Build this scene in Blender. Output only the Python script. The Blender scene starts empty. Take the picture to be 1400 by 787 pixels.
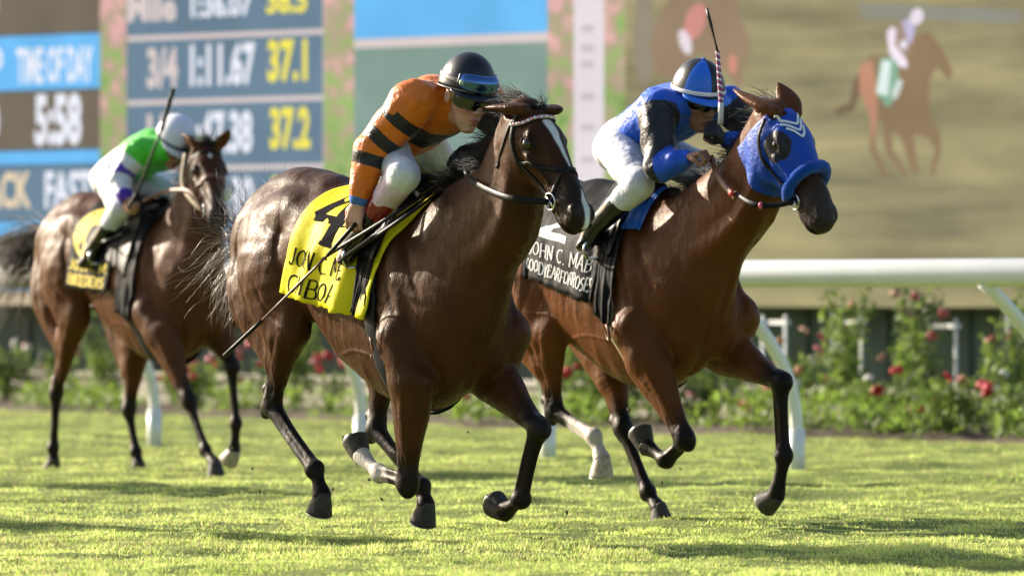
import bpy, bmesh, math, random
import numpy as np
from mathutils import Vector, Matrix
from mathutils.bvhtree import BVHTree
rad = math.radians
random.seed(7); RNG = np.random.default_rng(7)
SC = bpy.context.scene
# ------------------------------------------------------------ camera
FPX = 7777.8; CAM_Z = 1.1
cam_d = bpy.data.cameras.new("camera"); cam = bpy.data.objects.new("camera", cam_d)
SC.collection.objects.link(cam); SC.camera = cam
cam.location = (0, 0, CAM_Z); cam.rotation_euler = (rad(90), 0, 0)
cam_d.lens = 200; cam_d.sensor_width = 36; cam_d.sensor_fit = 'HORIZONTAL'
cam_d.shift_y = 6.5/1400; cam_d.clip_start = 0.5; cam_d.clip_end = 6000
cam_d.dof.use_dof = True; cam_d.dof.focus_distance = 24.9; cam_d.dof.aperture_fstop = 3.0
# ------------------------------------------------------------ sky + sun
SUN_AZ = rad(-55); SUN_EL = rad(23)          # azimuth from +Y, negative = to the left
sun_dir = Vector((math.sin(SUN_AZ)*math.cos(SUN_EL), math.cos(SUN_AZ)*math.cos(SUN_EL), math.sin(SUN_EL)))
W = bpy.data.worlds.new("World"); SC.world = W; W.use_nodes = True
nt = W.node_tree; bg = nt.nodes['Background']
sky = nt.nodes.new('ShaderNodeTexSky'); sky.sky_type = 'NISHITA'; sky.sun_disc = False
sky.sun_elevation = SUN_EL; sky.sun_rotation = SUN_AZ % (2*math.pi); sky.dust_density = 2.5
nt.links.new(sky.outputs[0], bg.inputs[0]); bg.inputs[1].default_value = 0.10
sd = bpy.data.lights.new("sun", 'SUN'); sd.energy = 5.0; sd.angle = rad(0.6); sd.color = (1.0, 0.90, 0.74)
so = bpy.data.objects.new("sun", sd); SC.collection.objects.link(so)
so.rotation_euler = sun_dir.to_track_quat('Z', 'Y').to_euler()
SC.view_settings.view_transform = 'Standard'; SC.view_settings.look = 'None'
SC.view_settings.exposure = 1.05; SC.view_settings.gamma = 1
SC.view_settings.use_curve_mapping = False
SC.render.engine = 'CYCLES'
SC.cycles.max_bounces = 5; SC.cycles.diffuse_bounces = 3; SC.cycles.glossy_bounces = 2
SC.cycles.transmission_bounces = 3; SC.cycles.transparent_max_bounces = 6
SC.cycles.caustics_reflective = False; SC.cycles.caustics_refractive = False
SC.cycles.use_denoising = True

# ------------------------------------------------------------ helpers
def tag(o, label=None, cat=None, group=None, kind=None):
    if label: o['label'] = label
    if cat: o['category'] = cat
    if group: o['group'] = group
    if kind: o['kind'] = kind
    return o
def empty(name, loc=(0, 0, 0), rz=0, label=None, cat=None, group=None):
    o = bpy.data.objects.new(name, None); SC.collection.objects.link(o)
    o.location = loc; o.rotation_euler = (0, 0, rz); o.empty_display_size = .1
    return tag(o, label, cat, group)
def link_mesh(name, me, mat, parent=None, smooth=True):
    o = bpy.data.objects.new(name, me); SC.collection.objects.link(o)
    if mat is not None:
        for m in (mat if isinstance(mat, (list, tuple)) else [mat]): me.materials.append(m)
    if parent: o.parent = parent
    if smooth and len(me.polygons): me.polygons.foreach_set('use_smooth', [True]*len(me.polygons))
    me.update()
    return o
def np_mesh(name, V, F, cols=None, mi=None):
    """V (n,3); F (m,k) with equal k. cols: (n,3) vertex colour of the coat/cloth itself"""
    me = bpy.data.meshes.new(name); V = np.asarray(V, np.float32); F = np.asarray(F, np.int32)
    me.vertices.add(len(V)); me.vertices.foreach_set('co', V.ravel())
    k = F.shape[1]; me.loops.add(F.size); me.loops.foreach_set('vertex_index', F.ravel())
    me.polygons.add(len(F)); me.polygons.foreach_set('loop_start', np.arange(len(F), dtype=np.int32)*k)
    me.polygons.foreach_set('loop_total', np.full(len(F), k, np.int32))
    if cols is not None:
        a = me.color_attributes.new('tint', 'FLOAT_COLOR', 'POINT')
        c = np.ones((len(V), 4), np.float32); c[:, :3] = cols; a.data.foreach_set('color', c.ravel())
    if mi is not None: me.polygons.foreach_set('material_index', np.asarray(mi, np.int32))
    me.update(calc_edges=True); me.validate()
    return me
class MB:
    """collects polygons of one part"""
    def __init__(s): s.v = []; s.f = []; s.m = []
    def add(s, V, F, m=0):
        b = len(s.v); s.v += [tuple(p) for p in V]; s.f += [tuple(i+b for i in f) for f in F]; s.m += [m]*len(F); return s
    def box(s, c, d, R=None, m=0, bev=0):
        h = [x/2 for x in d]; V = []
        for z in (-1, 1):
            for x, y in ((-1, -1), (1, -1), (1, 1), (-1, 1)): V.append(Vector((x*h[0], y*h[1], z*h[2])))
        if R is not None: V = [R @ p for p in V]
        V = [p+Vector(c) for p in V]
        return s.add(V, [(3, 2, 1, 0), (4, 5, 6, 7), (0, 1, 5, 4), (1, 2, 6, 5), (2, 3, 7, 6), (3, 0, 4, 7)], m)
    def tube(s, pts, r, n=8, m=0, cap=True, flat=None, side=None):
        """tube along pts, radius r (number or list). flat: (w,h) multipliers with 'side' list of width directions"""
        P = [Vector(p) for p in pts]; N = len(P)
        if not hasattr(r, '__len__'): r = [r]*N
        V = []; prev = None
        for i in range(N):
            t = (P[min(i+1, N-1)]-P[max(i-1, 0)]).normalized()
            if side is not None: u = Vector(side[i] if hasattr(side[0], '__len__') else side)
            elif prev is None: u = Vector((0, 0, 1)) if abs(t.z) < .9 else Vector((1, 0, 0))
            else: u = prev
            u = (u-t*u.dot(t)).normalized(); w = t.cross(u); prev = u
            fw, fh = flat if flat else (1, 1)
            for k in range(n):
                a = 2*math.pi*k/n
                V.append(P[i]+u*math.cos(a)*r[i]*fw+w*math.sin(a)*r[i]*fh)
        F = []
        for i in range(N-1):
            for k in range(n):
                a = i*n+k; b = i*n+(k+1) % n; F.append((a, b, b+n, a+n))
        if cap: F.append(tuple(reversed(range(n)))); F.append(tuple((N-1)*n+k for k in range(n)))
        return s.add(V, F, m)
    def ball(s, c, r, n=10, m=0, R=None):
        if not hasattr(r, '__len__'): r = (r, r, r)
        V = [(0, 0, r[2])]; F = []
        rows = n//2
        for i in range(1, rows):
            for k in range(n):
                a = math.pi*i/rows; b = 2*math.pi*k/n
                V.append((r[0]*math.sin(a)*math.cos(b), r[1]*math.sin(a)*math.sin(b), r[2]*math.cos(a)))
        V.append((0, 0, -r[2])); L = len(V)-1
        for k in range(n): F.append((0, 1+k, 1+(k+1) % n))
        for i in range(rows-2):
            for k in range(n):
                a = 1+i*n+k; b = 1+i*n+(k+1) % n; F.append((a, a+n, b+n, b))
        for k in range(n): F.append((L, 1+(rows-2)*n+(k+1) % n, 1+(rows-2)*n+k))
        V = [Vector(p) for p in V]
        if R is not None: V = [R @ p for p in V]
        return s.add([p+Vector(c) for p in V], F, m)
    def build(s, name, mat, parent=None, smooth=False, off=(0, 0, 0)):
        me = bpy.data.meshes.new(name)
        me.from_pydata([(p[0]-off[0], p[1]-off[1], p[2]-off[2]) for p in s.v], [], s.f)
        o = link_mesh(name, me, mat, parent, smooth)
        if any(s.m): me.polygons.foreach_set('material_index', s.m)
        return o

# ------------------------------------------------------------ materials
def mat(name, col, rough=.6, spec=.5, bump=None, var=None, coat=0, sheen=0, metal=0, emis=None, tint=False, transl=0, sss=0, bd=.01):
    """bump=(scale,strength,detail) ; var=(scale,amount) colour variation of the substance"""
    M = bpy.data.materials.new(name); M.use_nodes = True; n = M.node_tree.nodes; l = M.node_tree.links
    P = n['Principled BSDF']; out = n['Material Output']
    P.inputs['Roughness'].default_value = rough; P.inputs['Specular IOR Level'].default_value = spec
    P.inputs['Metallic'].default_value = metal
    if coat: P.inputs['Coat Weight'].default_value = coat; P.inputs['Coat Roughness'].default_value = .2
    if sheen: P.inputs['Sheen Weight'].default_value = sheen; P.inputs['Sheen Roughness'].default_value = .4
    if sss:
        P.inputs['Subsurface Weight'].default_value = sss; P.inputs['Subsurface Scale'].default_value = .01
    tc = n.new('ShaderNodeTexCoord')
    src = None
    if tint:
        a = n.new('ShaderNodeAttribute'); a.attribute_name = 'tint'; src = a.outputs['Color']
    else:
        r = n.new('ShaderNodeRGB'); r.outputs[0].default_value = (*col, 1); src = r.outputs[0]
    if var:
        t = n.new('ShaderNodeTexNoise'); t.inputs['Scale'].default_value = var[0]; t.inputs['Detail'].default_value = 5
        l.new(tc.outputs['Object'], t.inputs['Vector'])
        mr = n.new('ShaderNodeMapRange'); mr.inputs[1].default_value = .3; mr.inputs[2].default_value = .7
        mr.inputs[3].default_value = 1-var[1]; mr.inputs[4].default_value = 1+var[1]
        l.new(t.outputs[0], mr.inputs[0])
        mx = n.new('ShaderNodeVectorMath'); mx.operation = 'SCALE'
        l.new(src, mx.inputs[0]); l.new(mr.outputs[0], mx.inputs['Scale']); src = mx.outputs[0]
    l.new(src, P.inputs['Base Color'])
    if emis is not None:
        l.new(src, P.inputs['Emission Color']); P.inputs['Emission Strength'].default_value = emis
    if bump:
        t = n.new('ShaderNodeTexNoise'); t.inputs['Scale'].default_value = bump[0]; t.inputs['Detail'].default_value = bump[2] if len(bump) > 2 else 4
        if len(bump) > 3:
            mp = n.new('ShaderNodeMapping'); mp.inputs['Scale'].default_value = bump[3]
            l.new(tc.outputs['Object'], mp.inputs[0]); l.new(mp.outputs[0], t.inputs['Vector'])
        else: l.new(tc.outputs['Object'], t.inputs['Vector'])
        b = n.new('ShaderNodeBump'); b.inputs['Strength'].default_value = bump[1]; b.inputs['Distance'].default_value = bd
        l.new(t.outputs[0], b.inputs['Height']); l.new(b.outputs[0], P.inputs['Normal'])
    if transl:
        T = n.new('ShaderNodeBsdfTranslucent'); l.new(src, T.inputs[0])
        X = n.new('ShaderNodeMixShader'); X.inputs[0].default_value = transl
        l.new(P.outputs[0], X.inputs[1]); l.new(T.outputs[0], X.inputs[2]); l.new(X.outputs[0], out.inputs[0])
    return M
def vnoise(P, scale, seed=0):
    """cheap smooth 3-d noise in about -1..1"""
    r = np.random.default_rng(seed+99); o = np.zeros(len(P))
    for i in range(7):
        d = r.normal(size=3); d /= np.linalg.norm(d)
        o += np.sin(P@d*scale*r.uniform(.6, 1.9)+r.uniform(0, 6.28))
    return o/4.0
GRASS_N = 620000; VOX = .0065
# ------------------------------------------------------------ ground
_hr = np.random.default_rng(77); _hw = [(k, a, _hr.uniform(0, 6.28), _hr.uniform(0, 6.28)) for k, a in zip(np.geomspace(2.2, 46, 26), _hr.uniform(0, 6.28, 26))]
def ground_h(x, y):
    """hummocky, trodden turf"""
    h = .012*np.sin(x*1.3+y*.9)+.010*np.sin(y*2.6+x*.35+1)
    wx = x+.05*np.sin(y*7+x*3); wy = y+.05*np.sin(x*6-y*4)
    for k, a, p1, p2 in _hw: h = h+.0062/(k/9+.55)*np.sin(k*(wx*math.cos(a)*.75+wy*math.sin(a))+p1)*np.sin(k*.7*(wx*math.sin(a)-wy*math.cos(a))+p2)
    return h*np.exp(-((y-34)/22.)**4)
gx = np.unique(np.concatenate([np.linspace(-7, 7, 321), np.array([-3000, -800, -250, -90, -40, -20, -12, 12, 20, 40, 90, 250, 800, 3000.])]))
gy = np.unique(np.concatenate([np.linspace(18, 54.5, 900), np.array([-1500, -400, -120, -40, -10, 5, 10, 14, 56, 60, 80, 120, 250, 800, 4000.])]))
GX, GY = np.meshgrid(gx, gy); nx_, ny_ = len(gx), len(gy)
GV = np.stack([GX.ravel(), GY.ravel(), ground_h(GX.ravel(), GY.ravel())*((abs(GX.ravel()) < 8) & (GY.ravel() > 17) & (GY.ravel() < 55))], 1)
ii = np.arange(ny_-1)[:, None]*nx_+np.arange(nx_-1)[None, :]; ii = ii.ravel()
GF = np.stack([ii, ii+1, ii+nx_+1, ii+nx_], 1)
def turf_material():
    M = bpy.data.materials.new('turf'); M.use_nodes = True; n = M.node_tree.nodes; l = M.node_tree.links
    P = n['Principled BSDF']; P.inputs['Roughness'].default_value = .9; P.inputs['Specular IOR Level'].default_value = .2
    tc = n.new('ShaderNodeTexCoord')
    a = n.new('ShaderNodeTexNoise'); a.inputs['Scale'].default_value = 1.1; a.inputs['Detail'].default_value = 6
    b = n.new('ShaderNodeTexNoise'); b.inputs['Scale'].default_value = 38; b.inputs['Detail'].default_value = 5
    l.new(tc.outputs['Object'], a.inputs[0]); l.new(tc.outputs['Object'], b.inputs[0])
    r = n.new('ShaderNodeValToRGB'); r.color_ramp.elements[0].position = .32; r.color_ramp.elements[0].color = (.09, .13, .025, 1)
    r.color_ramp.elements[1].position = .7; r.color_ramp.elements[1].color = (.26, .30, .07, 1)
    m = n.new('ShaderNodeMath'); m.operation = 'MULTIPLY_ADD'; m.inputs[1].default_value = .5
    h = n.new('ShaderNodeMath'); h.operation = 'MULTIPLY'; h.inputs[1].default_value = .5
    l.new(a.outputs[0], h.inputs[0]); l.new(b.outputs[0], m.inputs[0]); l.new(h.outputs[0], m.inputs[2]); l.new(m.outputs[0], r.inputs[0])
    l.new(r.outputs[0], P.inputs['Base Color'])
    bp = n.new('ShaderNodeBump'); bp.inputs['Strength'].default_value = .6; bp.inputs['Distance'].default_value = .03
    l.new(b.outputs[0], bp.inputs['Height']); l.new(bp.outputs[0], P.inputs['Normal'])
    return M
tag(link_mesh('ground', np_mesh('ground', GV, GF), turf_material()), kind='structure')
# grass: single blades, dense near the camera's ground
def grass(N, y0, y1, hmin, hmax, wid, name, label):
    t = RNG.random(N); Y = 1/((1/y0)*(1-t)+(1/y1)*t)           # even in the picture
    X = (RNG.random(N)-.5)*Y*(1400+360)/FPX
    P = np.stack([X, Y, np.zeros(N)], 1)
    cl = vnoise(P, 9, 1)*.5+vnoise(P, 26, 2)*.55; big = vnoise(P*np.array([.55, 1.7, 1]), 1.5, 3); shade_bands = vnoise(P*np.array([.28, 1.5, 1]), 2.2, 13)+.5*vnoise(P*np.array([.8, 2.5, 1]), 4, 17)
    keep = RNG.random(N) < np.clip(.60+.85*cl, .05, 1); X, Y, cl, big, shade_bands = X[keep], Y[keep], cl[keep], big[keep], shade_bands[keep]; N = len(X)
    H = (hmin+(hmax-hmin)*RNG.random(N)**1.5)*np.clip(.85+.75*cl+.2*big, .25, 2.6)
    yaw = RNG.random(N)*6.283; lean = RNG.normal(0, .42, (N, 2)); w = wid*(.6+.8*RNG.random(N))
    Z = ground_h(X, Y)*(Y < 55)
    B = np.stack([X, Y, Z-.004], 1); D = np.stack([np.cos(yaw), np.sin(yaw), np.zeros(N)], 1)*w[:, None]
    mid = B+np.stack([lean[:, 0]*H*.35, lean[:, 1]*H*.35, H*.62], 1)
    tip = B+np.stack([lean[:, 0]*H*1.1, lean[:, 1]*H*1.1, H], 1)
    V = np.stack([B-D, B+D, mid+D*.7, mid-D*.7, tip], 1).reshape(-1, 3)
    k = np.arange(N)*5
    F = np.concatenate([np.stack([k, k+1, k+2], 1), np.stack([k, k+2, k+3], 1), np.stack([k+3, k+2, k+4], 1)])
    g = RNG.random(N)[:, None]; st = (RNG.random(N) < .14+.12*(big > .25))[:, None]
    c = (1-g)*np.array([.37, .49, .10])+g*np.array([.70, .78, .27])
    c = np.where(st, np.array([.62, .54, .27]), c)*(1+.16*np.clip(cl, -1, 1)[:, None])*(1-.26*np.clip(shade_bands, -.6, 1)[:, None])  # stretched noise darkens the blades: shade bands painted into the turf colour
    C = np.repeat(c[:, None, :], 5, 1).reshape(-1, 3)
    o = link_mesh(name, np_mesh(name, V, F, C), MAT_GRASS, smooth=False)
    return tag(o, label, 'grass', kind='stuff')
MAT_GRASS = mat('grass_blade', (0, 0, 0), rough=.6, spec=.15, tint=True, transl=.5)
grass(GRASS_N, 21.3, 54, .009, .026, .0028, 'grass', 'short sunlit yellow green racing turf under the galloping horses')

# ------------------------------------------------------------ running rail with gooseneck posts
MAT_RAIL = mat('white_pvc', (.82, .82, .80), rough=.28, spec=.5, var=(3, .04))
rdir = Vector((.59, -.807, 0)).normalized(); rperp = Vector((rdir.y, -rdir.x, 0))*1.0   # towards the track
if rperp.y > 0: rperp = -rperp
base0 = Vector((-2.57, 40.9, 0))
rail = empty('running_rail', (base0.x, base0.y, 0), 0, 'long white plastic running rail on curved posts behind the three horses', 'rail')
def rl(p): return Vector(p)-base0
m = MB(); N = 60
P0 = base0+rperp*.60
prof = [(math.cos(a)*.075, math.sin(a)*.082) for a in np.linspace(0, 2*math.pi, 20, endpoint=False)]
V = []
for i, t in enumerate(np.linspace(-14, 22, 2)):
    c = P0+rdir*float(t)-base0+Vector((0, 0, 1.215))
    for (a, b) in prof: V.append(c+rperp*a+Vector((0, 0, b)))
F = [(k, (k+1) % 20, 20+(k+1) % 20, 20+k) for k in range(20)]+[tuple(range(19, -1, -1)), tuple(range(20, 40))]
m.add(V, F); m.build('rail_bar', MAT_RAIL, rail, smooth=True)
for t in (-5.3, -2.65, 0, 2.61, 4.75, 7.32, 9.78, 12.4):
    b = base0+rdir*t; g = MB()
    pts = []
    for s in np.linspace(0, 1, 15):                  # up, then curving over to the track side
        pts.append(rl(b)+Vector((0, 0, .26+.90*s))+rperp*.62*s**2.1)
    g.tube([rl(b)+Vector((0, 0, -.05)), rl(b)+Vector((0, 0, .26))]+pts[1:], .04, 12, flat=(1, 1))
    p = g.build('post', MAT_RAIL, rail, smooth=True)
    g = MB(); g.tube([rl(b)+Vector((0, 0, -.04)), rl(b)+Vector((0, 0, .26))], .052, 12); g.build('sleeve', MAT_RAIL, p, smooth=True)

# ------------------------------------------------------------ tote board and screen
BA = Vector((-5.22, 58, 0)); BB = Vector((4.5, 50, 0)); bdir = (BB-BA).normalized(); bn = Vector((bdir.y, -bdir.x, 0))
if bn.y > 0: bn = -bn
brz = math.atan2(bdir.y, bdir.x)
def bpt(px, py):
    """where the sight line of a picture point meets the board: (u along board, z)"""
    d = Vector(((px-700)/FPX, 1, 0)); t = BA.dot(bn)/d.dot(bn); w = d*t
    return (w-BA).dot(bdir), CAM_Z-(py-400)/FPX*t
def emat(name, col, s=1.0, led=True, var=.10, vscale=1.2):
    M = bpy.data.materials.new(name); M.use_nodes = True; n = M.node_tree.nodes; l = M.node_tree.links
    P = n['Principled BSDF']; P.inputs['Base Color'].default_value = (.01, .01, .01, 1); P.inputs['Roughness'].default_value = .9; P.inputs['Specular IOR Level'].default_value = 0
    tc = n.new('ShaderNodeTexCoord'); t = n.new('ShaderNodeTexNoise'); t.inputs['Scale'].default_value = vscale; t.inputs['Detail'].default_value = 3
    l.new(tc.outputs['Object'], t.inputs[0]); mr = n.new('ShaderNodeMapRange'); mr.inputs[1].default_value = .3; mr.inputs[2].default_value = .7
    mr.inputs[3].default_value = 1-var; mr.inputs[4].default_value = 1+var; l.new(t.outputs[0], mr.inputs[0])
    wv = n.new('ShaderNodeTexWave'); wv.bands_direction = 'Z'; wv.inputs['Scale'].default_value = 9
    l.new(tc.outputs['Object'], wv.inputs[0]); m2 = n.new('ShaderNodeMapRange'); m2.inputs[3].default_value = .90; m2.inputs[4].default_value = 1.06
    l.new(wv.outputs['Fac'], m2.inputs[0]); mm = n.new('ShaderNodeMath'); mm.operation = 'MULTIPLY'
    l.new(mr.outputs[0], mm.inputs[0]); l.new(m2.outputs[0], mm.inputs[1])
    sc_ = n.new('ShaderNodeMath'); sc_.operation = 'MULTIPLY'; sc_.inputs[1].default_value = s; l.new(mm.outputs[0], sc_.inputs[0])
    P.inputs['Emission Color'].default_value = (*col, 1); l.new(sc_.outputs[0], P.inputs['Emission Strength'])
    return M
def s2l(r, g, b, k=1.0):
    f = lambda c: ((c/255+.055)/1.055)**2.4 if c > 10 else c/255/12.92
    return (f(r)*k, f(g)*k, f(b)*k)
EK = 1.12*2**-1.05
def E_(name, r, g, b, **k): return emat(name, s2l(r, g, b, EK), **k)
board = empty('tote_board', (BA.x, BA.y, 0), brz, 'huge lit race results board with white and yellow times and live race picture', 'screen')
CUR = board
def panel(name, x0, y0, x1, y1, m_, depth=.02, par=None, th=.02, rect_ref=None):
    """flat lit panel; picture corners give its extent on the board (top-left at x0,y0)"""
    u0, z0 = bpt(x0, y0); u1, z1 = bpt(x1, y1); g = MB()
    g.box(((u0+u1)/2, -depth, (z0+z1)/2), (abs(u1-u0), th, abs(z0-z1)))
    return g.build(name, m_, par or CUR)
def rect(name, u0, u1, z0, z1, m_, depth, par=None, th=.02):
    g = MB(); g.box(((u0+u1)/2, -depth, (z0+z1)/2), (u1-u0, th, z1-z0)); return g.build(name, m_, par or CUR)
def text_verts(txt, bold=.03):
    cu = bpy.data.curves.new('t', 'FONT'); cu.body = txt; cu.size = 1; cu.offset = bold; cu.resolution_u = 3
    o = bpy.data.objects.new('t', cu); SC.collection.objects.link(o)
    dg = bpy.context.evaluated_depsgraph_get(); me = bpy.data.meshes.new_from_object(o.evaluated_get(dg))
    V = np.array([v.co[:] for v in me.vertices]); F = [tuple(p.vertices) for p in me.polygons]
    bpy.data.objects.remove(o); bpy.data.curves.remove(cu); bpy.data.meshes.remove(me)
    return V, F
def btext(txt, x0, x1, y0, y1, m_, par, bold=.035, depth=.06):
    V, F = text_verts(txt, bold)
    mn, mx = V.min(0), V.max(0); ua, za = bpt(x0, y0); ub, zb = bpt(x1, (y0+y1)/2); _, zb0 = bpt(x0, y1)
    u = ua+(V[:, 0]-mn[0])/(mx[0]-mn[0])*(ub-ua); z = zb0+(V[:, 1]-mn[1])/(mx[1]-mn[1])*(za-zb0)
    me = bpy.data.meshes.new('lettering'); me.from_pydata([(a, -depth, c) for a, c in zip(u, z)], [], F)
    return link_mesh('lettering', me, m_, par, smooth=False)
ZB = .97; ZT = 8.2
g = MB(); g.box((4.4, .30, (ZB+ZT)/2), (17.5, .56, ZT-ZB)); g.build('cabinet', mat('cabinet_grey', (.16, .18, .17), .6), board)
WHT = E_('led_white', 232, 234, 244, var=.03); YEL = E_('led_yellow', 240, 226, 90, var=.03)
SLATE = E_('led_slate', 104, 128, 146); BROWN = E_('led_brown', 116, 106, 92); BLUE = E_('led_blue', 108, 184, 238)
SAGE = E_('led_sage', 128, 152, 142); LINE = E_('led_line', 214, 200, 196, var=.03); CREAM = E_('led_cream', 232, 210, 176, var=.03)
# left column of information
u0 = bpt(-420, 300)[0]; u1 = bpt(139, 300)[0]
def z_at(px, py): return bpt(px, py)[1]
zs = [ZT, z_at(70, 48), z_at(70, 124), z_at(70, 206), z_at(70, 226), z_at(70, 303), z_at(70, 322), z_at(70, 364), ZB+.14, ZB]
for k, (nm, mm_) in enumerate([('info_row', BROWN), ('info_row', BLUE), ('info_row', BROWN), ('info_row', BLUE), ('info_row', SLATE), ('info_row', BLUE), ('info_row', BROWN), ('info_row', BLUE), ('info_row', CREAM)]):
    r = rect(nm, u0, u1, zs[k+1]+.012, zs[k], mm_, .02)
    if k == 1: btext('TIME OF DAY', 28, 133, 66, 116, WHT, r); btext('TEMP', -62, 9, 68, 118, WHT, r)
    if k == 2: btext('5:58', 53, 117, 129, 200, WHT, r, .045); btext('80', -40, 4, 132, 202, WHT, r, .045)
    if k == 4: btext('TRACK', -48, 48, 236, 286, CREAM, r); btext('FAST', 67, 131, 234, 286, WHT, r)
    if k == 6: btext('TURF', -10, 56, 334, 360, LINE, r)
    if k == 0: btext('0', -30, 2, -20, 40, WHT, r, .045)
# right hand column: fractions
u0 = bpt(178, 300)[0]; u1 = bpt(445, 300)[0]
rows = [(-60, 45), (52, 134), (141, 226), (233, 318), (325, 400)]
wrd = [[('Mile', 181, 248, -8, 32, LINE), ('1:36.07', 268, 352, -10, 26, WHT), ('38.5', 371, 427, -16, 20, YEL)],
       [('3/4', 208, 250, 66, 122, LINE), ('1:11.67', 267, 356, 60, 120, WHT), ('37.1', 373, 427, 55, 114, YEL)],
       [('1/2', 208, 250, 156, 212, LINE), (':47.38', 275, 352, 153, 212, WHT), ('37.2', 376, 431, 147, 206, YEL)],
       [('1/4', 208, 250, 246, 302, LINE), (':23.90', 275, 354, 242, 302, WHT), ('24.0', 377, 431, 240, 298, YEL)], []]
# each row follows the board's own horizontals
rect('fraction_frame', u0, u1, ZB, ZT, LINE, .02)
for (ya, yb), ws in zip(rows, wrd):
    za = z_at(312, ya); zb = z_at(312, yb)
    r = rect('fraction_row', u0, u1, max(zb, ZB+.02), min(za, ZT-.02), SLATE, .045)
    for w_ in ws: btext(w_[0], w_[1], w_[2], w_[3], w_[4], w_[5], r, .04, .075)
# middle picture panel
rect('advert_sky', bpt(487, 300)[0], bpt(751, 300)[0], z_at(620, 49), ZT, BLUE, .02)
rect('advert_line', bpt(487, 300)[0], bpt(751, 300)[0], z_at(620, 62), z_at(620, 49)-.003, LINE, .022)
rect('advert_lawn', bpt(487, 300)[0], bpt(751, 300)[0], ZB, z_at(620, 62)-.003, SAGE, .02)
# pillars with creeper shown on the screen between the panels
def vine_mat():
    M = E_('led_creeper', 0, 0, 0); n = M.node_tree.nodes; l = M.node_tree.links; P = n['Principled BSDF']
    tc = n.new('ShaderNodeTexCoord'); t = n.new('ShaderNodeTexNoise'); t.inputs['Scale'].default_value = 5; t.inputs['Detail'].default_value = 4
    l.new(tc.outputs['Object'], t.inputs[0]); sx = n.new('ShaderNodeSeparateXYZ'); l.new(tc.outputs['Object'], sx.inputs[0])
    ad = n.new('ShaderNodeMath'); ad.operation = 'MULTIPLY_ADD'; ad.inputs[1].default_value = .10; l.new(sx.outputs['Z'], ad.inputs[0]); l.new(t.outputs[0], ad.inputs[2])
    r = n.new('ShaderNodeValToRGB'); e = r.color_ramp.elements
    e[0].position = .50; e[0].color = (*s2l(112, 142, 84, EK), 1); e[1].position = .98; e[1].color = (*s2l(222, 174, 168, EK), 1)
    x = e.new(.70); x.color = (*s2l(152, 178, 106, EK), 1); x = e.new(.86); x.color = (*s2l(178, 160, 136, EK), 1)
    l.new(ad.outputs[0], r.inputs[0]); l.new(r.outputs[0], P.inputs['Emission Color']); return M
VINE = vine_mat()
for a, b in ((139.5, 177.5), (445.5, 486.5), (751.5, 787.5), (828.5, 857.5)):
    rect('creeper_pillar', bpt(a, 300)[0], bpt(b, 300)[0], ZB, ZT, VINE, .02)
r = rect('white_pillar', bpt(788, 300)[0], bpt(828, 300)[0], ZB, ZT, E_('led_pale', 222, 214, 218, var=.05), .03)
GR_ = E_('led_pale_grey', 196, 188, 192)
for yy in (35, 62, 84, 128, 170, 214): panel('crest', 800, yy, 816, yy+9, GR_, .05, r)
# live picture
def turfpic():
    M = E_('led_picture', 0, 0, 0); n = M.node_tree.nodes; l = M.node_tree.links; P = n['Principled BSDF']
    tc = n.new('ShaderNodeTexCoord'); mp = n.new('ShaderNodeMapping'); mp.inputs['Scale'].default_value = (.35, 1, 2.2)
    t = n.new('ShaderNodeTexNoise'); t.inputs['Scale'].default_value = 1.6; t.inputs['Detail'].default_value = 6
    l.new(tc.outputs['Object'], mp.inputs[0]); l.new(mp.outputs[0], t.inputs[0])
    r = n.new('ShaderNodeValToRGB'); e = r.color_ramp.elements
    e[0].position = .30; e[0].color = (*s2l(122, 116, 92, EK), 1); e[1].position = .75; e[1].color = (*s2l(178, 168, 122, EK), 1)
    x = e.new(.52); x.color = (*s2l(152, 144, 108, EK), 1)
    l.new(t.outputs[0], r.inputs[0]); l.new(r.outputs[0], P.inputs['Emission Color']); return M
live = rect('live_picture', bpt(858, 300)[0], 13.1, ZB, ZT, turfpic(), .02)
def blob(name, pts, col, depth=.045, w=None):
    g = MB(); P = []
    for x, y in pts: u, z = bpt(x, y); P.append((u, -depth, z))
    if w: g.tube(P, [bpt(700+k, 300)[0]-bpt(700, 300)[0] for k in w], 6, flat=(1, .12), side=(0, 0, 1) if 0 else None)
    else: g.add(P, [tuple(range(len(P)))])
    return g.build(name, E_('led_'+name, *col), live)
def ell(cx, cy, rx, ry, a=0, n=14): return [(cx+rx*math.cos(t)*math.cos(a)-ry*math.sin(t)*math.sin(a), cy+rx*math.cos(t)*math.sin(a)+ry*math.sin(t)*math.cos(a)) for t in np.linspace(0, 2*math.pi, n, endpoint=False)]
blob('dark_hedge', [(1175, 4), (1400, 14), (1400, 32), (1180, 26)], (140, 142, 136), .03)
blob('pictured_tail', [(1180, 130), (1172, 152), (1150, 160), (1144, 150), (1166, 140), (1172, 110), (1186, 92)], (122, 104, 82), .05)
blob('pictured_horse', [(1180, 92), (1196, 76), (1235, 74), (1252, 50), (1276, 44), (1290, 62), (1308, 96), (1304, 112), (1286, 92), (1276, 110), (1276, 150), (1290, 182), (1292, 206), (1282, 242), (1276, 240), (1284, 204), (1274, 188), (1254, 184), (1262, 236), (1252, 238), (1238, 190), (1224, 178), (1226, 206), (1246, 236), (1240, 240), (1216, 208), (1212, 170), (1204, 160), (1202, 200), (1220, 240), (1212, 244), (1194, 204), (1196, 160), (1182, 128)], (140, 118, 90), .06)
blob('pictured_rump', [(1181, 92), (1198, 82), (1206, 120), (1206, 160), (1200, 200), (1196, 160), (1182, 126)], (186, 136, 110), .075)
blob('pictured_cloth', [(1212, 80), (1236, 78), (1236, 130), (1222, 148), (1205, 126)], (128, 168, 140), .09)
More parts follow.
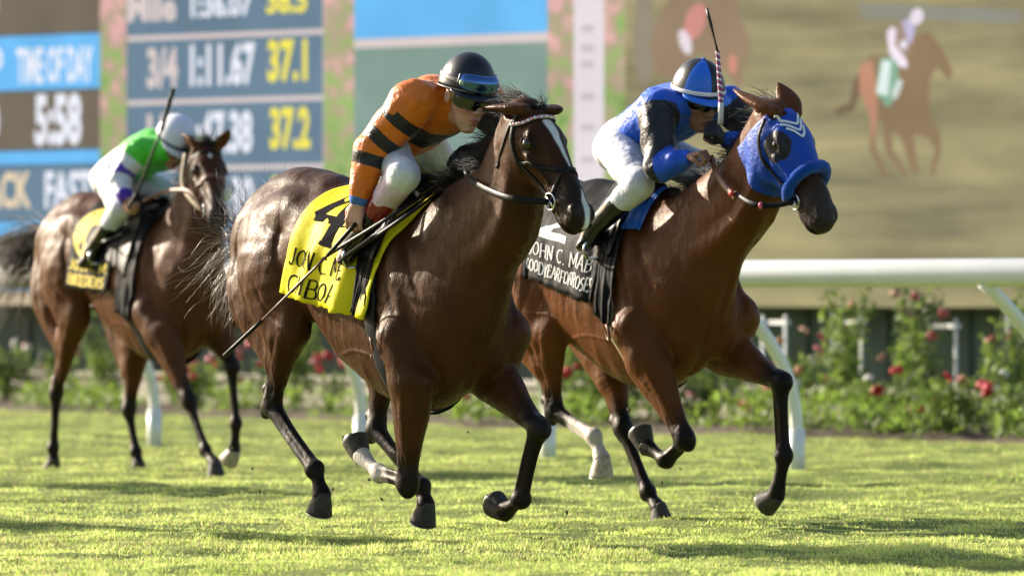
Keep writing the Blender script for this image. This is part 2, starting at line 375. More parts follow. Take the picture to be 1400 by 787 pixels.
blob('pictured_number', [(1216, 84), (1228, 84), (1224, 132), (1208, 128)], (216, 228, 224), .11)
blob('pictured_rider', [(1226, 44), (1238, 30), (1252, 28), (1258, 40), (1254, 66), (1244, 84), (1232, 70)], (158, 136, 122), .09)
blob('pictured_collar', [(1242, 30), (1254, 26), (1260, 40), (1256, 58), (1250, 60), (1246, 44)], (186, 180, 208), .10)
blob('pictured_helmet', ell(1263, 24, 9, 12, .3), (226, 216, 226), .11)
blob('pictured_knee', ell(1246, 62, 5, 6), (224, 220, 232), .12)
blob('pictured_boot', [(1238, 108), (1244, 112), (1238, 132), (1230, 138), (1230, 124)], (206, 216, 210), .11)
blob('pictured_sleeve', [(1222, 46), (1229, 36), (1235, 42), (1233, 62), (1250, 84), (1250, 94), (1240, 92), (1226, 74)], (232, 220, 232), .11)
blob('pictured_horse', [(905, 20), (925, -10), (960, 0), (1010, -5), (1030, 60), (1015, 130), (1000, 100), (960, 70), (925, 110), (900, 100), (893, 60)], (150, 128, 104), .05)
blob('pictured_rider', ell(957, 30, 14, 26, .3), (206, 142, 134), .07); blob('pictured_sleeve', ell(944, 58, 8, 18, -.3), (226, 214, 220), .08)
blob('pictured_boot', ell(1008, 88, 6, 14), (200, 138, 118), .07); blob('pictured_horse', ell(884, 50, 15, 70), (146, 136, 116), .04)

# ------------------------------------------------------------ wall below the board
wall = empty('base_wall', (BA.x, BA.y, 0), brz, 'dark green boarded wall under the results board behind the roses', 'wall')
g = MB(); g.box((3.9, .5, .50), (30, .2, 1.04)); g.build('wall_face', mat('dark_green_paint', (.05, .08, .066), .6, var=(2, .25)), wall)
g = MB()
for k in range(-11, 20): g.box((k*.9, .385, .49), (.09, .03, .98))
g.build('batten', mat('dark_green_batten', (.04, .066, .055), .6), wall)
# ------------------------------------------------------------ soft body modelling: smooth union of tapered forms, meshed by surface nets
def vv(a): return np.array(a, float)
def nrm(a): a = vv(a); return a/(np.linalg.norm(a)+1e-12)
def spline(nodes, n):
    """catmull-rom through rows of numbers, n steps per span"""
    P = np.array(nodes, float); Q = np.vstack([2*P[0]-P[1], P, 2*P[-1]-P[-2]]); out = []
    for i in range(len(P)-1):
        a, b, c, d = Q[i], Q[i+1], Q[i+2], Q[i+3]
        for k in range(n):
            t = k/n; out.append(.5*((2*b)+(-a+c)*t+(2*a-5*b+4*c-d)*t*t+(-a+3*b-3*c+d)*t**3))
    out.append(P[-1]); return np.array(out)
class Soft:
    def __init__(s, lo, hi, h):
        s.lo = vv(lo); s.h = h; s.n = np.ceil((vv(hi)-s.lo)/h).astype(int)+1
        s.F = np.full(s.n, .25, np.float32)
        s.ax = [(s.lo[i]+h*np.arange(s.n[i])).astype(np.float32) for i in range(3)]
    def win(s, lo, hi):
        a = np.clip(np.floor((vv(lo)-s.lo)/s.h).astype(int), 0, s.n); b = np.clip(np.ceil((vv(hi)-s.lo)/s.h).astype(int)+1, 0, s.n)
        if (b <= a).any(): return None, None
        sl = tuple(slice(a[i], b[i]) for i in range(3))
        return sl, (s.ax[0][sl[0]][:, None, None], s.ax[1][sl[1]][None, :, None], s.ax[2][sl[2]][None, None, :])
    def mix(s, sl, d, k, sub=False):
        F = s.F[sl]
        if sub:
            d = -d
            if k > 0: hh = np.maximum(k-np.abs(F-d), 0)/k; s.F[sl] = np.maximum(F, d)+hh*hh*k*.25
            else: s.F[sl] = np.maximum(F, d)
        else:
            if k > 0: hh = np.maximum(k-np.abs(F-d), 0)/k; s.F[sl] = np.minimum(F, d)-hh*hh*k*.25
            else: s.F[sl] = np.minimum(F, d)
    def chain(s, nodes, k=.03, lat=(0, 1, 0), sub=False, n=4):
        """nodes: (x,y,z, half width along lat, half height)"""
        N = spline(nodes, n) if len(nodes) > 2 and n > 1 else np.array(nodes, float)
        N[:, 3:] = np.maximum(N[:, 3:], .0015)
        R = N[:, 3:].max()+k+.03
        sl, (X, Y, Z) = s.win(N[:, :3].min(0)-R, N[:, :3].max(0)+R)
        if sl is None: return
        D = np.full(s.F[sl].shape, .3, np.float32); o = [q.start for q in sl]
        for i in range(len(N)-1):
            a, b = N[i, :3], N[i+1, :3]; ba = b-a; L = np.linalg.norm(ba)
            if L < 1e-6: continue
            t_ = ba/L; w = vv(lat)-t_*np.dot(lat, t_); w = nrm(w) if np.linalg.norm(w) > 1e-3 else nrm(np.cross(t_, (0, 0, 1))); hv = np.cross(t_, w)
            r = max(N[i, 3:].max(), N[i+1, 3:].max())+k+.03
            s2, W3 = s.win(np.minimum(a, b)-r, np.maximum(a, b)+r)
            if s2 is None: continue
            dx, dy, dz = W3[0]-a[0], W3[1]-a[1], W3[2]-a[2]
            ax = (dx*t_[0]+dy*t_[1]+dz*t_[2]).astype(np.float32); t = np.clip(ax/L, 0, 1); over = ax-t*L
            lw = dx*w[0]+dy*w[1]+dz*w[2]; lh = dx*hv[0]+dy*hv[1]+dz*hv[2]
            rw = N[i, 3]+(N[i+1, 3]-N[i, 3])*t; rh = N[i, 4]+(N[i+1, 4]-N[i, 4])*t; rc = np.minimum(rw, rh)
            q = np.sqrt((lw/rw)**2+(lh/rh)**2+(over/rc)**2)+1e-6; m = np.sqrt(lw*lw+lh*lh+over*over)
            d = (q-1)*np.maximum(m, .2*rc)/np.maximum(q, .3)
            s3 = tuple(slice(s2[j].start-o[j], s2[j].stop-o[j]) for j in range(3))
            D[s3] = np.minimum(D[s3], d)
        s.mix(sl, D, k, sub)
    def ell(s, c, r, k=.03, R=None, sub=False):
        """ellipsoid; R rows are its axes"""
        c = vv(c); r = vv(r) if hasattr(r, '__len__') else vv([r]*3); R = np.eye(3) if R is None else np.array([nrm(x) for x in R])
        e = np.sqrt(((R.T*r)**2).sum(1))+k+.02
        sl, W3 = s.win(c-e, c+e)
        if sl is None: return
        d0, d1, d2 = W3[0]-c[0], W3[1]-c[1], W3[2]-c[2]
        q = 0; g = 0
        for i in range(3):
            p = (d0*R[i, 0]+d1*R[i, 1]+d2*R[i, 2])/r[i]; q = q+p*p; g = g+(p/r[i])**2
        q = np.sqrt(q)+1e-6; d = q*(q-1)/(np.sqrt(g)+1e-6)
        d = np.where(q < .3, -r.min()*.8, d).astype(np.float32)
        s.mix(sl, d, k, sub)
    def cap(s, a, b, ra, rb, k=.03, sub=False): s.chain([(*a, ra, ra), (*b, rb, rb)], k, sub=sub, n=1)
    def mesh(s, smooth=1):
        F = s.F; n = F.shape; I = F < 0
        c = [I[i:n[0]-1+i, j:n[1]-1+j, k:n[2]-1+k] for i in (0, 1) for j in (0, 1) for k in (0, 1)]
        cnt = sum(x.astype(np.int8) for x in c); act = (cnt > 0) & (cnt < 8)
        idx = np.full(act.shape, -1, np.int64); A = np.argwhere(act); idx[act] = np.arange(len(A))
        acc = np.zeros((len(A), 3)); num = np.zeros(len(A))
        cor = [(i, j, k) for i in (0, 1) for j in (0, 1) for k in (0, 1)]
        fv = {q: F[A[:, 0]+q[0], A[:, 1]+q[1], A[:, 2]+q[2]] for q in cor}
        for q in cor:
            for d in range(3):
                if q[d]: continue
                p = list(q); p[d] = 1; f0 = fv[q]; f1 = fv[tuple(p)]; m = (f0 < 0) != (f1 < 0)
                t = np.where(m, f0/np.where(m, f0-f1, 1), 0); pos = np.tile(vv(q), (len(A), 1)); pos[:, d] = t
                acc[m] += pos[m]; num[m] += 1
        V = s.lo+(A+acc/num[:, None])*s.h; Q = []
        for d in range(3):
            e1, e2 = [(1, 2), (2, 0), (0, 1)][d]
            sa = [slice(None)]*3; sb = [slice(None)]*3; sa[d] = slice(0, -1); sb[d] = slice(1, None)
            a_, b_ = I[tuple(sa)], I[tuple(sb)]
            for flip, M in ((False, a_ & ~b_), (True, ~a_ & b_)):
                E = np.argwhere(M); E = E[(E[:, e1] > 0) & (E[:, e2] > 0) & (E[:, e1] < n[e1]-1) & (E[:, e2] < n[e2]-1)]
                def at(o1, o2):
                    G = E.copy(); G[:, e1] -= o1; G[:, e2] -= o2; return idx[G[:, 0], G[:, 1], G[:, 2]]
                f = np.stack([at(1, 1), at(0, 1), at(0, 0), at(1, 0)], 1)
                Q.append(f[:, ::-1] if flip else f)
        Q = np.concatenate(Q); Q = Q[(Q >= 0).all(1)]
        for _ in range(smooth):
            S = np.zeros_like(V); C = np.zeros(len(V))
            for i in range(4):
                for j in (1, 3):
                    np.add.at(S, Q[:, i], V[Q[:, (i+j) % 4]]); np.add.at(C, Q[:, i], 1)
            V = V*.45+.55*S/np.maximum(C, 1)[:, None]
        return V, Q
def segdist(P, pts):
    """distance to a polyline and the running length position of the nearest point"""
    best = np.full(len(P), 9.); pos = np.zeros(len(P)); run = 0
    for a, b in zip(pts[:-1], pts[1:]):
        a, b = vv(a), vv(b); L = np.linalg.norm(b-a); t = np.clip((P-a)@(b-a)/L**2, 0, 1)
        d = np.linalg.norm(P-a-t[:, None]*(b-a), axis=1); m = d < best; best[m] = d[m]; pos[m] = run+t[m]*L; run += L
    return best, pos
def sstep(a, b, x): t = np.clip((x-a)/(b-a), 0, 1); return t*t*(3-2*t)
class Frame:
    """a horse's own frame: x forward, y to its left, z up"""
    def __init__(s, px, D, psi, fwd):
        p = rad(psi); s.psi = p; s.F = np.array([math.cos(p), -math.sin(p)]); s.L = np.array([math.sin(p), math.cos(p)])
        s.O = np.array([(px-700)/FPX*D, D])-fwd*s.F
    def pk(s, px, py, lat):
        r = np.array([(px-700)/FPX, 1.]); t = (s.O@s.L+lat)/(r@s.L); w = t*r
        return np.array([(w-s.O)@s.F, lat, CAM_Z-(py-400)/FPX*t])
    def dirw(s, v):    # world direction -> own frame
        return np.array([v[0]*s.F[0]+v[1]*s.F[1], v[0]*s.L[0]+v[1]*s.L[1], v[2]])
    def root(s, name, off, label, cat, group=None):
        w = s.O+off[0]*s.F+off[1]*s.L
        o = empty(name, (w[0], w[1], off[2]), -s.psi, label, cat, group); OFF[o] = vv(off); return o
OFF = {}
def add_np(name, V, F, m_, root, cols=None, smooth=True, parent=None, mi=None):
    return link_mesh(name, np_mesh(name, V-OFF[root], F, cols, mi), m_, parent or root, smooth)
def bvh(V, F): return BVHTree.FromPolygons([Vector(v) for v in V], [tuple(f) for f in F.tolist()])
# ------------------------------------------------------------ horses
def coat_mat(name):
    M = mat(name, (0, 0, 0), rough=.38, spec=.15, tint=True, bump=(15, .8, 8, (1, 1, .45)), var=(7, .16))
    n = M.node_tree.nodes; l = M.node_tree.links; P = n['Principled BSDF']; tc = n['Texture Coordinate']
    t = n.new('ShaderNodeTexNoise'); t.inputs['Scale'].default_value = 26; t.inputs['Detail'].default_value = 7; l.new(tc.outputs['Object'], t.inputs[0])
    mr = n.new('ShaderNodeMapRange'); mr.inputs[1].default_value = .35; mr.inputs[2].default_value = .65; mr.inputs[3].default_value = .33; mr.inputs[4].default_value = .55
    l.new(t.outputs[0], mr.inputs[0]); l.new(mr.outputs[0], P.inputs['Roughness'])
    mp = n.new('ShaderNodeMapping'); mp.inputs['Scale'].default_value = (1, 1, .3); h_ = n.new('ShaderNodeTexNoise'); h_.inputs['Scale'].default_value = 170; h_.inputs['Detail'].default_value = 3
    l.new(tc.outputs['Object'], mp.inputs[0]); l.new(mp.outputs[0], h_.inputs[0]); b2_ = n.new('ShaderNodeBump'); b2_.inputs['Strength'].default_value = .5; b2_.inputs['Distance'].default_value = .004
    old = P.inputs['Normal'].links[0].from_socket; l.new(h_.outputs[0], b2_.inputs['Height']); l.new(old, b2_.inputs['Normal']); l.new(b2_.outputs[0], P.inputs['Normal'])
    M.node_tree.nodes['Principled BSDF'].inputs['Specular Tint'].default_value = (1, .80, .62, 1)
    return M
TR = [(-.93, 0, 1.27, .12, .15), (-.80, 0, 1.32, .225, .25), (-.60, 0, 1.32, .265, .31), (-.38, 0, 1.29, .272, .31), (-.12, 0, 1.23, .278, .345),
      (.12, 0, 1.13, .285, .415), (.36, 0, 1.06, .28, .45), (.55, 0, 1.01, .26, .44), (.71, 0, .96, .21, .32), (.80, 0, .94, .13, .20)]
def sculpt(V, Q, lift, J, poll, H, opt):
    """grooves (+) and veins (-) of the muscles, drawn along lines on the flank, breast and head"""
    N = vnormals(V, Q); D = np.zeros(len(V)); L = lift; ay = np.abs(V[:, 1])
    side = sstep(.25, .6, np.abs(N[:, 1]))*(V[:, 2] > .55)
    P2 = np.stack([V[:, 0], np.zeros(len(V)), V[:, 2]-L], 1)
    S = [([(.28, 1.42), (.33, 1.22), (.36, 1.04), (.43, .90), (.56, .80)], .020, .013), ([(.42, 1.44), (.50, 1.25), (.60, 1.06), (.66, .96)], .016, .007),
         ([(.52, 1.42), (.66, 1.22), (.76, 1.04)], .022, .010), ([(.40, 1.16), (.50, 1.0), (.60, .88)], .014, .008), ([(.34, 1.20), (.42, 1.10), (.56, 1.02)], .012, .006),
         ([(-.72, 1.56), (-.80, 1.35), (-.78, 1.12), (-.72, .92), (-.66, .78)], .018, .012), ([(-.60, 1.42), (-.64, 1.2), (-.60, .98)], .016, .008),
         ([(-.38, 1.50), (-.36, 1.28), (-.29, 1.10), (-.28, .96)], .028, .013), ([(-.55, 1.52), (-.45, 1.40), (-.30, 1.36)], .02, .006),
         ([(-.50, 1.15), (-.42, 1.02), (-.34, .95)], .014, .007), ([(.50, .80), (.25, .84), (.0, .83), (-.12, .88)], .008, -.005), ([(.05, .83), (-.05, .92), (-.18, .95)], .006, -.004),
         ([(.62, .98), (.60, .88), (.52, .78)], .007, -.004), ([(-.56, 1.05), (-.50, .92), (-.46, .82)], .007, -.004)]
    for k in range(7): S.append(([(-.26+k*.075, 1.34), (-.24+k*.075, 1.12), (-.30+k*.075, .92)], .013, .0032))
    r = np.random.default_rng(opt.get('seed', 1))
    for pts, w, d in S:
        P = spline([(a+r.normal(0, .006), b+r.normal(0, .006), 0) for a, b in pts], 4); ds, pos = segdist(P2, [(a, 0, b) for a, b, _ in P])
        Lt = np.linalg.norm(np.diff(P[:, :2], axis=0), axis=1).sum(); e = np.clip(np.minimum(pos, Lt-pos)/(.25*Lt)+.15, 0, 1); D += side*d*e*np.exp(-(ds/w)**2)
    fr_ = sstep(.35, .7, N[:, 0])*(V[:, 2] < 1.3+L)*(V[:, 0] > .5); P3 = np.stack([V[:, 1], np.zeros(len(V)), V[:, 2]-L], 1)
    for pts, w, d in [([(0, 1.12), (0, .66)], .022, .020), ([(.10, 1.08), (.05, .90), (.03, .74)], .014, .007), ([(-.10, 1.08), (-.05, .90), (-.03, .74)], .014, .007),
                      ([(.20, 1.02), (.13, .84), (.10, .72)], .018, .012), ([(-.20, 1.02), (-.13, .84), (-.10, .72)], .018, .012), ([(.03, 1.30), (.10, 1.12)], .02, .008), ([(-.03, 1.30), (-.10, 1.12)], .02, .008)]:
        P = spline([(a, b, 0) for a, b in pts], 5); ds, pos = segdist(P3, [(a, 0, b) for a, b, _ in P]); D += fr_*d*np.exp(-(ds/w)**2)
    # 3-d lines: veins of the limbs and face, grooves between tendon and bone
    for key in ('RF', 'LF', 'RH', 'LH'):
        q = J[key]; s = -1 if key[0] == 'R' else 1
        a, b = (q['el'], q['kn']) if key[1] == 'F' else (q['st'], q['hk']); d = nrm(b-a)
        out = vv((0, s, 0)); out = nrm(out-d*np.dot(out, d)); fw = nrm(np.cross(out, d))
        for t0, o0, t1, o1, w, dd in ((.05, .05, .9, -.012, .008, -.0045), (.1, -.05, .85, .02, .010, .006), (.15, .01, .8, .01, .009, .004)):
            ds, _ = segdist(V, [a+(b-a)*t0+out*.07+fw*o0, a+(b-a)*(t0+t1)/2+out*.055+fw*(o0+o1)/2*1.3, a+(b-a)*t1+out*.036+fw*o1]); D += dd*np.exp(-(np.maximum(ds-.012, 0)/w)**2)
        c, e = b, q['ft']; d = nrm(e-c); out = nrm(vv((0, s, 0))-d*np.dot((0, s, 0), d)); bk = nrm(np.cross(d, out))
        bk = bk if (bk[0]*(1 if abs(d[2]) > .3 else 0) < 0 or True) else -bk
        for sg in (-1, 1):
            ds, _ = segdist(V, [c+d*.05+out*.03+sg*bk*.016, e-d*.04+out*.03+sg*bk*.018]); D += .004*np.exp(-(np.maximum(ds-.008, 0)/.006)**2)
    for s in (-1, 1):
        for pts, w, d in (([(.20, -.10, .085), (.26, -.13, .07), (.33, -.12, .058), (.40, -.10, .052)], .006, -.004), ([(.24, -.16, .06), (.20, -.12, .08), (.12, -.10, .09)], .010, .006), ([(.22, -.07, .078), (.32, -.06, .06), (.42, -.05, .05)], .012, .005),
                          ([(.06, -.22, .06), (.12, -.245, .055), (.20, -.22, .05)], .012, .004)):
            ds, _ = segdist(V, [H(a, b, s*c) for a, b, c in pts]); D += d*np.exp(-(np.maximum(ds-.010, 0)/w)**2)
    return V-N*D[:, None]*.8
def horse(fr, J, opt, h):
    """J: picked joints in the horse's frame"""
    sh = 1.0
    lo = (-1.35, -.62, .0); hi = (2.05, .62, 2.25)
    g = Soft(lo, hi, h)
    lift = opt.get('lift', 0)
    def Z(z): return z+lift
    # trunk
    tr = opt.get('tr') or TR
    g.chain([(a, b, Z(c), d, e) for a, b, c, d, e in tr], .02, n=7)
    g.chain([(.62, 0, Z(1.42), .06, .08), (.42, 0, Z(1.50), .05, .07), (.22, 0, Z(1.50), .05, .06), (0, 0, Z(1.50), .05, .06)], .10)
    g.chain([(-.30, 0, Z(1.56), .09, .05), (-.55, 0, Z(1.60), .10, .06), (-.75, 0, Z(1.55), .09, .06), (-.90, 0, Z(1.45), .05, .05)], .10)
    # neck
    poll = J['poll']; hd = J['hd']   # head axes: rows u (to muzzle), v (brow side), w (left)
    nb = vv(opt.get('nb', (.60, 0, 1.22))); thr = poll-hd[1]*.105+hd[0]*.02
    mid = (nb+thr)/2+vv((.0, 0, .03))+vv(opt.get('neckmid', (0, 0, 0)))
    q1 = nb*.72+thr*.28+vv((0, 0, .0)); q2 = nb*.25+thr*.75+vv((0, 0, .02))+.5*vv(opt.get('neckmid', (0, 0, 0)))
    ns = opt.get('ns', 1); g.chain([(*nb, .19, .33), (*q1, .155*ns, .285*ns), (*mid, .118*ns, .225*ns), (*q2, .092*ns, .175*ns), (*thr, .080, .135)], .07, n=8)
    # jugular groove / crest
    for s in (-1, 1):
        g.chain([(.70, s*.07, Z(1.12), .05, .05), (*(mid+vv((.10, s*.075, -.11))), .035, .035), (*(thr+vv((.02, s*.05, -.07))), .03, .03)], .05)
        # shoulder blade, arm, breast
        sh_ = J['RF' if s < 0 else 'LF']['sh']; el = J['RF' if s < 0 else 'LF']['el']; kn = J['RF' if s < 0 else 'LF']['kn']
        top = vv((.40, s*.115, Z(1.46)))
        g.chain([(*top, .045, .10), (*(top*.5+sh_*.5+vv((0, s*.035, 0))), .06, .125), (*(sh_+vv((-.03, 0, .02))), .07, .105)], .035)
        g.chain([(*(top+vv((-.10, 0, -.06))), .05, .07), (*(top*.45+el*.55+vv((-.10, s*.045, .02))), .065, .10), (*(el+vv((-.06, 0, .05))), .05, .08)], .03)   # triceps
        g.ell(sh_+vv((.0, -s*.01, -.0)), (.085, .085, .11), .035)
        g.ell(sh_*vv((1, .45, 1))+vv((.01, 0, -.02)), (.11, .105, .17), .022)                          # breast
        g.cap(sh_, el, .105, .10, .04)
        g.ell(el+vv((-.02, s*.02, .01)), (.09, .055, .09), .03)
        # thigh
        hp = vv((-.52, s*.15, Z(1.40))); st = J['RH' if s < 0 else 'LH']['st']; hk = J['RH' if s < 0 else 'LH']['hk']
        g.chain([(*hp, .11, .20), (*(hp*.5+st*.5+vv((-.07, s*.045, .02))), .115, .235), (*(st+vv((-.05, 0, -.02))), .085, .15)], .05)
        bt = vv((-.86, s*.115, Z(1.30))); gas = st*.55+hk*.45+vv((-.05, 0, 0))
        g.chain([(*bt, .085, .10), (*(bt*.45+gas*.55+vv((-.07, s*.05, .06))), .085, .115), (*gas, .055, .07)], .025)   # hamstrings
        g.chain([(-.40, s*.17, Z(1.44), .06, .08), (-.30, s*.2, Z(1.25), .05, .07), (*(st+vv((.05, s*.01, .05))), .05, .06)], .04)
        g.ell(st+vv((.02, 0, 0)), (.085, .065, .09), .03)
        g.ell((-.40, s*.175, Z(1.46)), (.11, .06, .08), .08)                             # point of hip
    colorsegs = []
    for key in ('RF', 'LF'):
        q = J[key]; el, kn, ft, co, toe = q['el'], q['kn'], q['ft'], q['co'], q['toe']; s = -1 if key[0] == 'R' else 1
        d = nrm(kn-el); fwd = vv(q.get('front', (1, 0, 0))); fwd = nrm(fwd-d*np.dot(fwd, d))
        g.chain([(*el, .095, .125), (*(el+(kn-el)*.25+fwd*.005), .080, .108), (*(el+(kn-el)*.55), .060, .074), (*(el+(kn-el)*.84), .044, .050), (*kn, .044, .048)], .03)
        g.chain([(*(el+fwd*.05), .03, .03), (*(el*.6+kn*.4+fwd*.045), .028, .028), (*(kn*.85+el*.15+fwd*.02), .018, .02)], .012)
        g.chain([(*(el-fwd*.06), .028, .03), (*(el*.62+kn*.38-fwd*.04+vv((0, s*.01, 0))), .026, .03), (*(kn*.88+el*.12-fwd*.03), .012, .013)], .01)
        g.ell(kn+fwd*.006, (.043, .044, .070), .03, R=[fwd, np.cross(d, fwd), d]); g.ell(kn-fwd*.034-d*.012, .020, .015)
        g.ell(kn+fwd*.025+d*.022, (.026, .030, .022), .012, R=[fwd, np.cross(d, fwd), d])
        lower(g, kn, ft, co, toe, fwd, .034, nrm(kn-el))
        colorsegs.append((key, [el, kn, ft, co]))
    for key in ('RH', 'LH'):
        q = J[key]; st, hk, ft, co, toe = q['st'], q['hk'], q['ft'], q['co'], q['toe']; s = -1 if key[0] == 'R' else 1
        d = nrm(hk-st); back = vv(q.get('back', (-1, 0, 0))); back = nrm(back-d*np.dot(back, d))
        g.chain([(*st, .082, .115), (*(st+(hk-st)*.3+back*.02), .075, .10), (*(st+(hk-st)*.6+back*.005), .050, .068), (*(st+(hk-st)*.85), .036, .045), (*hk, .038, .045)], .03)
        pt = hk+back*.062-d*.045
        g.chain([(*(st*.55+hk*.45+back*.07), .035, .035), (*(hk*.8+st*.2+back*.064), .013, .014), (*pt, .017, .018)], .012)
        g.chain([(*pt, .022, .022), (*(hk+back*.03+nrm(ft-hk)*.06), .022, .024)], .02)
        g.ell(hk, (.052, .042, .058), .02, R=[back, np.cross(d, back), nrm(d+nrm(ft-hk))])
        d2 = nrm(ft-hk); fwd = -back; fwd = nrm(fwd-d2*np.dot(fwd, d2)+1e-4)
        lower(g, hk, ft, co, toe, fwd, .037, d)
        colorsegs.append((key, [st, hk, ft, co]))
    # head -------------------------------------------------------------
    hs = opt.get('hs', 1.2); hl = opt.get('hl', 1.04); hv = opt.get('hv', 1.1)
    def H(u, v, w): return poll+hd[0]*u*hl+hd[1]*v*hv+hd[2]*w*hs
    gh = Scaled(g, hs, hv)
    mz_ = opt.get('mz', 1)
    def hn(rows): return [(*H(u, v, 0), a, b) for u, v, a, b in rows]
    latw = hd[2]
    gh.chain(hn([(-.01, -.085, .070, .085), (.07, -.095, .083, .098), (.155, -.10, .086, .100), (.25, -.088, .070, .084), (.34, -.080, .054, .070), (.43, -.078, .051*mz_, .066*mz_), (.50, -.082, .053*mz_, .066*mz_), (.555, -.090, .049*mz_, .056*mz_)]), .02, lat=latw, n=9)
    gh.chain(hn([(.06, -.02, .045, .028), (.15, -.012, .068, .026), (.22, -.014, .052, .026), (.34, -.024, .036, .022), (.46, -.030, .030, .020)]), .03, lat=latw)
    for s in (-1, 1):
        Rj = [hd[0]*.85-hd[1]*.5, hd[1]*.85+hd[0]*.5, hd[2]]
        gh.ell(H(.13, -.155, s*.045), (.115, .088, .038), .02, R=Rj)                 # cheek
        gh.chain([(*H(.19, -.215, s*.03), .02, .02), (*H(.32, -.150, s*.026), .018, .018), (*H(.44, -.128, s*.022), .018, .018)], .03)   # jaw bone
        gh.chain([(*H(.12, -.030, s*.060), .018, .018), (*H(.165, -.036, s*.080), .017, .015), (*H(.205, -.050, s*.070), .013, .013)], .022)   # brow
        gh.chain([(*H(.215, -.085, s*.078), .014, .012), (*H(.30, -.080, s*.060), .012, .010), (*H(.36, -.078, s*.052), .008, .008)], .012)   # facial crest
        gh.ell(H(.168, -.058, s*.094), (.028, .021, .016), .010, R=hd, sub=True)      # eye hollow
        gh.chain([(*H(.535, -.042, s*.034), .019, .019), (*H(.562, -.060, s*.042), .020, .020), (*H(.568, -.090, s*.037), .018, .018)], .015)   # nostril rim
        gh.chain([(*H(.530, -.044, s*.066), .010, .011), (*H(.562, -.064, s*.074), .019, .018), (*H(.572, -.086, s*.066), .012, .012)], .005, sub=True)
    gh.ell(H(.545, -.125, 0), (.045, .030, .045), .02, R=hd); gh.ell(H(.50, -.142, 0), (.04, .024, .034), .02, R=hd)
    gh.chain([(*H(.60, -.123, .0), .004, .06), (*H(.53, -.121, 0), .004, .055), (*H(.46, -.117, 0), .003, .05)], .004, lat=hd[1], sub=True)
    # ears
    for s, key in ((-1, 'earR'), (1, 'earL')):
        tip = J[key]; b = H(.02, -.012, s*.055); ax = nrm(tip-b); L = np.linalg.norm(tip-b)
        opn = vv(J.get(key+'o', hd[0])); opn = nrm(opn-ax*np.dot(opn, ax)); sd_ = np.cross(ax, opn)
        ew = opt.get('earw', 1.15); gh.chain([(*b, .028, .026), (*(b+ax*L*.3), .034*ew, .026), (*(b+ax*L*.62), .029*ew, .018), (*(b+ax*L*.86), .015*ew, .010), (*tip, .004, .004)], .012, lat=sd_)
        gh.chain([(*(b+ax*L*.22+opn*.024), .016, .014), (*(b+ax*L*.5+opn*.020), .019, .013), (*(b+ax*L*.80+opn*.010), .009, .007)], .004, lat=sd_, sub=True)
    V, Q = g.mesh(2)
    V = V+(.0045*vnoise(V*vv((1, 1, .55)), 15, 4)-.0035*np.abs(vnoise(V*vv((1, 1, .5)), 24, 14))+.0016*vnoise(V, 48, 6))[:, None]*vnormals(V, Q)*sstep(.45, .8, V[:, 2])[:, None]*sstep(1.0, .8, V[:, 0])[:, None]
    V = sculpt(V, Q, lift, J, poll, H, opt)
    # coat colour by region of the animal
    C = np.tile(vv(opt['coat']), (len(V), 1)); dark = vv(opt['dark'])
    n1 = vnoise(V, 3.2, opt.get('seed', 1)); C *= (1+.10*n1)[:, None]
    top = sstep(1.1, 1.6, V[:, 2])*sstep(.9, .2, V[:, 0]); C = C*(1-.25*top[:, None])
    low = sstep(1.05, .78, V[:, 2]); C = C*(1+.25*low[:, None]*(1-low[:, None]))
    leg_black = opt.get('black', .86)
    for key, pts in colorsegs:
        d, pos = segdist(V, pts); L1 = np.linalg.norm(vv(pts[1])-vv(pts[0])); Lt = sum(np.linalg.norm(vv(b)-vv(a)) for a, b in zip(pts[:-1], pts[1:]))
        m = sstep(.12, .08, d)*sstep(L1*(leg_black-.28), L1*(leg_black+.10), pos+.02*n1); C = C*(1-m[:, None])+dark*m[:, None]
        if key in opt.get('socks', {}):
            a, mott = opt['socks'][key]; m = sstep(.09, .075, d)*sstep(a-.03, a+.03, pos/Lt+.02*vnoise(V, 60, 3))
            m *= 1-mott*sstep(.2, .5, vnoise(V, 70, 5)); C = C*(1-m[:, None])+vv((.55, .50, .45))*m[:, None]
    Hc = (V-poll)@hd.T/vv((hl, hv, hs)); inh = (Hc[:, 0] > -.02) & (Hc[:, 1] > -.30) & (abs(Hc[:, 2]) < .16) & (Hc[:, 0] < .7)
    fc = sstep(.02, .16, Hc[:, 0])*sstep(-.16, -.06, Hc[:, 1])*inh; C = C*(1-.38*fc[:, None])
    mz = sstep(.30, .50, Hc[:, 0])*inh; C = C*(1-.85*mz[:, None])+vv(opt.get('muzzle', (.018, .014, .013)))*.85*mz[:, None]
    ey = sstep(.065, .03, np.sqrt((Hc[:, 0]-.168)**2+(Hc[:, 1]+.058)**2+(abs(Hc[:, 2])-.088)**2)); C = C*(1-.75*ey[:, None])
    if opt.get('blaze'):
        c0, w0 = opt['blaze']
        hc = np.interp(Hc[:, 0], [x[0] for x in c0], [x[1] for x in c0]); hw = np.interp(Hc[:, 0], [x[0] for x in w0], [x[1] for x in w0])
        m = sstep(hw+.006, hw-.002, abs(Hc[:, 2]-hc+.003*vnoise(V, 90, 8)))*inh*(Hc[:, 1] > -.085)*(hw > .001); C = C*(1-m[:, None])+vv((.72, .70, .68))*m[:, None]
    root = fr.root('racehorse', (0, 0, 0), opt['label'], 'horse', 'racehorses galloping on the turf')
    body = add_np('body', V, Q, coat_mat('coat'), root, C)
    tree = bvh(V, Q)
    # eyes
    for s in (-1, 1):
        mb = MB(); mb.ball(H(.168, -.056, s*.0765)-OFF[root], .0235*hs, 14); mb.build('eye', MAT_EYE, root, smooth=True)
    # hooves
    for key in ('RF', 'LF', 'RH', 'LH'):
        q = J[key]; hoof(root, q['co'], q['toe'], q['solefwd'], opt.get('hoofcol', {}).get(key, MAT_HOOF))
